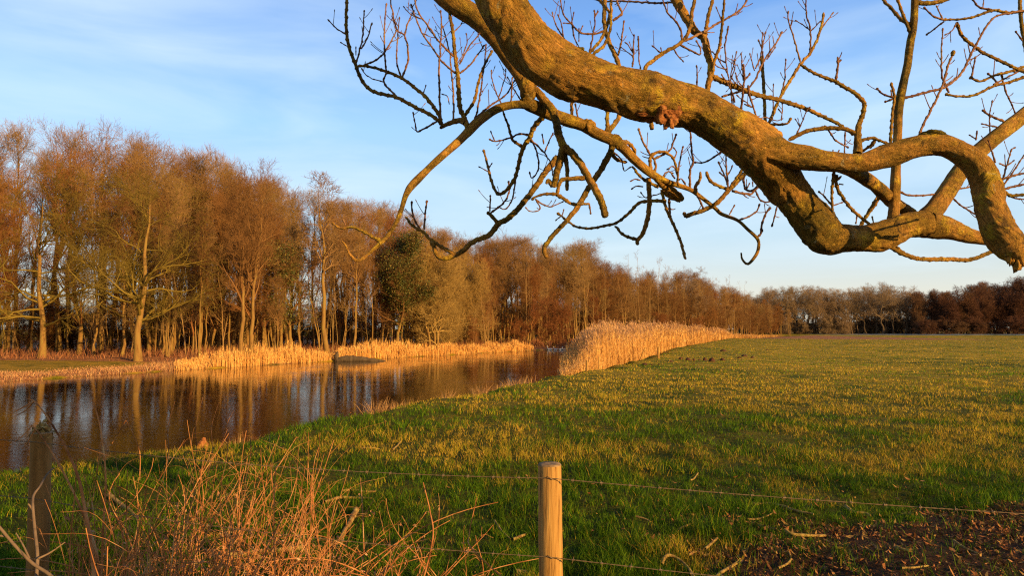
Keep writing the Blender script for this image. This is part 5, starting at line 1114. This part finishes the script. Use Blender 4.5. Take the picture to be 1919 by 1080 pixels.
rd = (('side_shoot', [(64, 752, 1.6), (45, 763, 1.3), (20, 776, .8)], 3.3, 3.2, M_stalk), ('side_shoot', [(64, 752, 1.6), (48, 770, 1.2), (33, 778, .8)], 3.3, 3.35, M_stalk), ('side_shoot', [(64, 752, 1.5), (57, 749, 1), (50, 747, .7)], 3.3, 3.3, M_stalk))
fixed('reed_stalk', [(178, 1090, 5), (170, 1020, 4.6), (160, 960, 4.2), (148, 900, 3.6), (128, 850, 3), (103, 805, 2.3), (80, 770, 1.9), (64, 752, 1.6)], 2.9, 3.3, 'tall reed stalk arching left over the shaded post top with drooping bristles', 'dry stalk', M_stalk, rd)
fixed('reed_stalk', [(190, 1090, 4), (176, 1020, 3.6), (150, 950, 3), (110, 870, 2.2), (75, 815, 1.6), (58, 796, 1.2)], 3.1, 3.4, 'second arching reed stalk passing in front of the shaded post', 'dry stalk', M_stalk,
      (('side_shoot', [(60, 798, 1.3), (45, 815, 1), (28, 828, .7)], 3.4, 3.35, M_stalk), ('side_shoot', [(66, 804, 1.3), (52, 830, 1), (42, 842, .7)], 3.4, 3.45, M_stalk)))
fixed('dry_stalk', [(190, 1090, 3), (193, 1000, 2.8), (198, 900, 2.4), (192, 830, 2), (184, 785, 1.8), (173, 748, 1.5)], 3.1, 3.2, 'single straight tall stem rising against the dark water', 'dry stalk', M_stalk)
fixed('dry_stalk', [(262, 896, 1.3), (262, 850, 1.2), (250, 815, 1.1), (236, 788, 1.0)], 7.2, 7.3, 'thin broken stem bent like a tent right of the tall straight stem', 'dry stalk', M_stalk, (('side_shoot', [(236, 788, 1.2), (222, 812, .8), (210, 832, .7)], 7.3, 7.25, M_stalk),))
fixed('grey_twig', [(68, 1090, 4.5), (70, 1042, 4.2), (66, 1000, 3.8), (62, 955, 3.4), (63, 930, 3), (75, 912, 2.6), (88, 890, 2.3), (101, 878, 1.8)], 2.6, 3.1, 'pale grey forked twig standing in front of the shaded post', 'twig', M_greytwig, (('side_shoot', [(61, 955, 2.4), (57, 950, 1.8), (53, 945, 1.2)], 2.95, 2.95, M_greytwig), ('side_shoot', [(71, 1048, 2), (95, 1036, 1.5), (122, 1017, .9)], 2.62, 2.7, M_greytwig)))
fixed('grey_twig', [(-20, 968, 3.6), (0, 990, 3.8), (25, 1020, 4.0), (60, 1056, 4.2), (90, 1076, 4.4), (110, 1095, 4.6)], 2.6, 2.5, 'grey branch slanting down through the bottom left corner', 'twig', M_greytwig, (('side_shoot', [(9, 1006, 2.2), (-8, 1004, 1.5)], 2.58, 2.58, M_greytwig), ('side_shoot', [(55, 1048, 2), (44, 1024, 1.5), (30, 1000, 1)], 2.55, 2.6, M_greytwig)))
fixed('dry_stalk', [(960, 1100, 2), (885, 1030, 1.8)][:2] + [(880, 1000, 1.4), (893, 935, 1.0)], 3.2, 3.4, 'lone thin stem leaning right, left of the sunlit post', 'dry stalk', M_stalk)
fixed('dry_stalk', [(790, 1100, 2.6), (811, 1010, 2.2), (806, 960, 1.8), (793, 905, 1.4)], 3.1, 3.3, 'lone thin stem curving left in the middle foreground', 'dry stalk', M_stalk)
for k, (px, top) in enumerate(((320, 752), (372, 745), (402, 755), (430, 770), (474, 768))):
    fixed('dry_stalk', [(px - 14, 900, 1.0), (px - 4, 850, .9), (px - 5, 800, .75), (px + 8, top, .5)], 7.0, 7.1, 'thin wispy stem against the river, number %s from the left behind the dead tangle' % ['one', 'two', 'three', 'four', 'five'][k], 'dry stalk', M_tw)
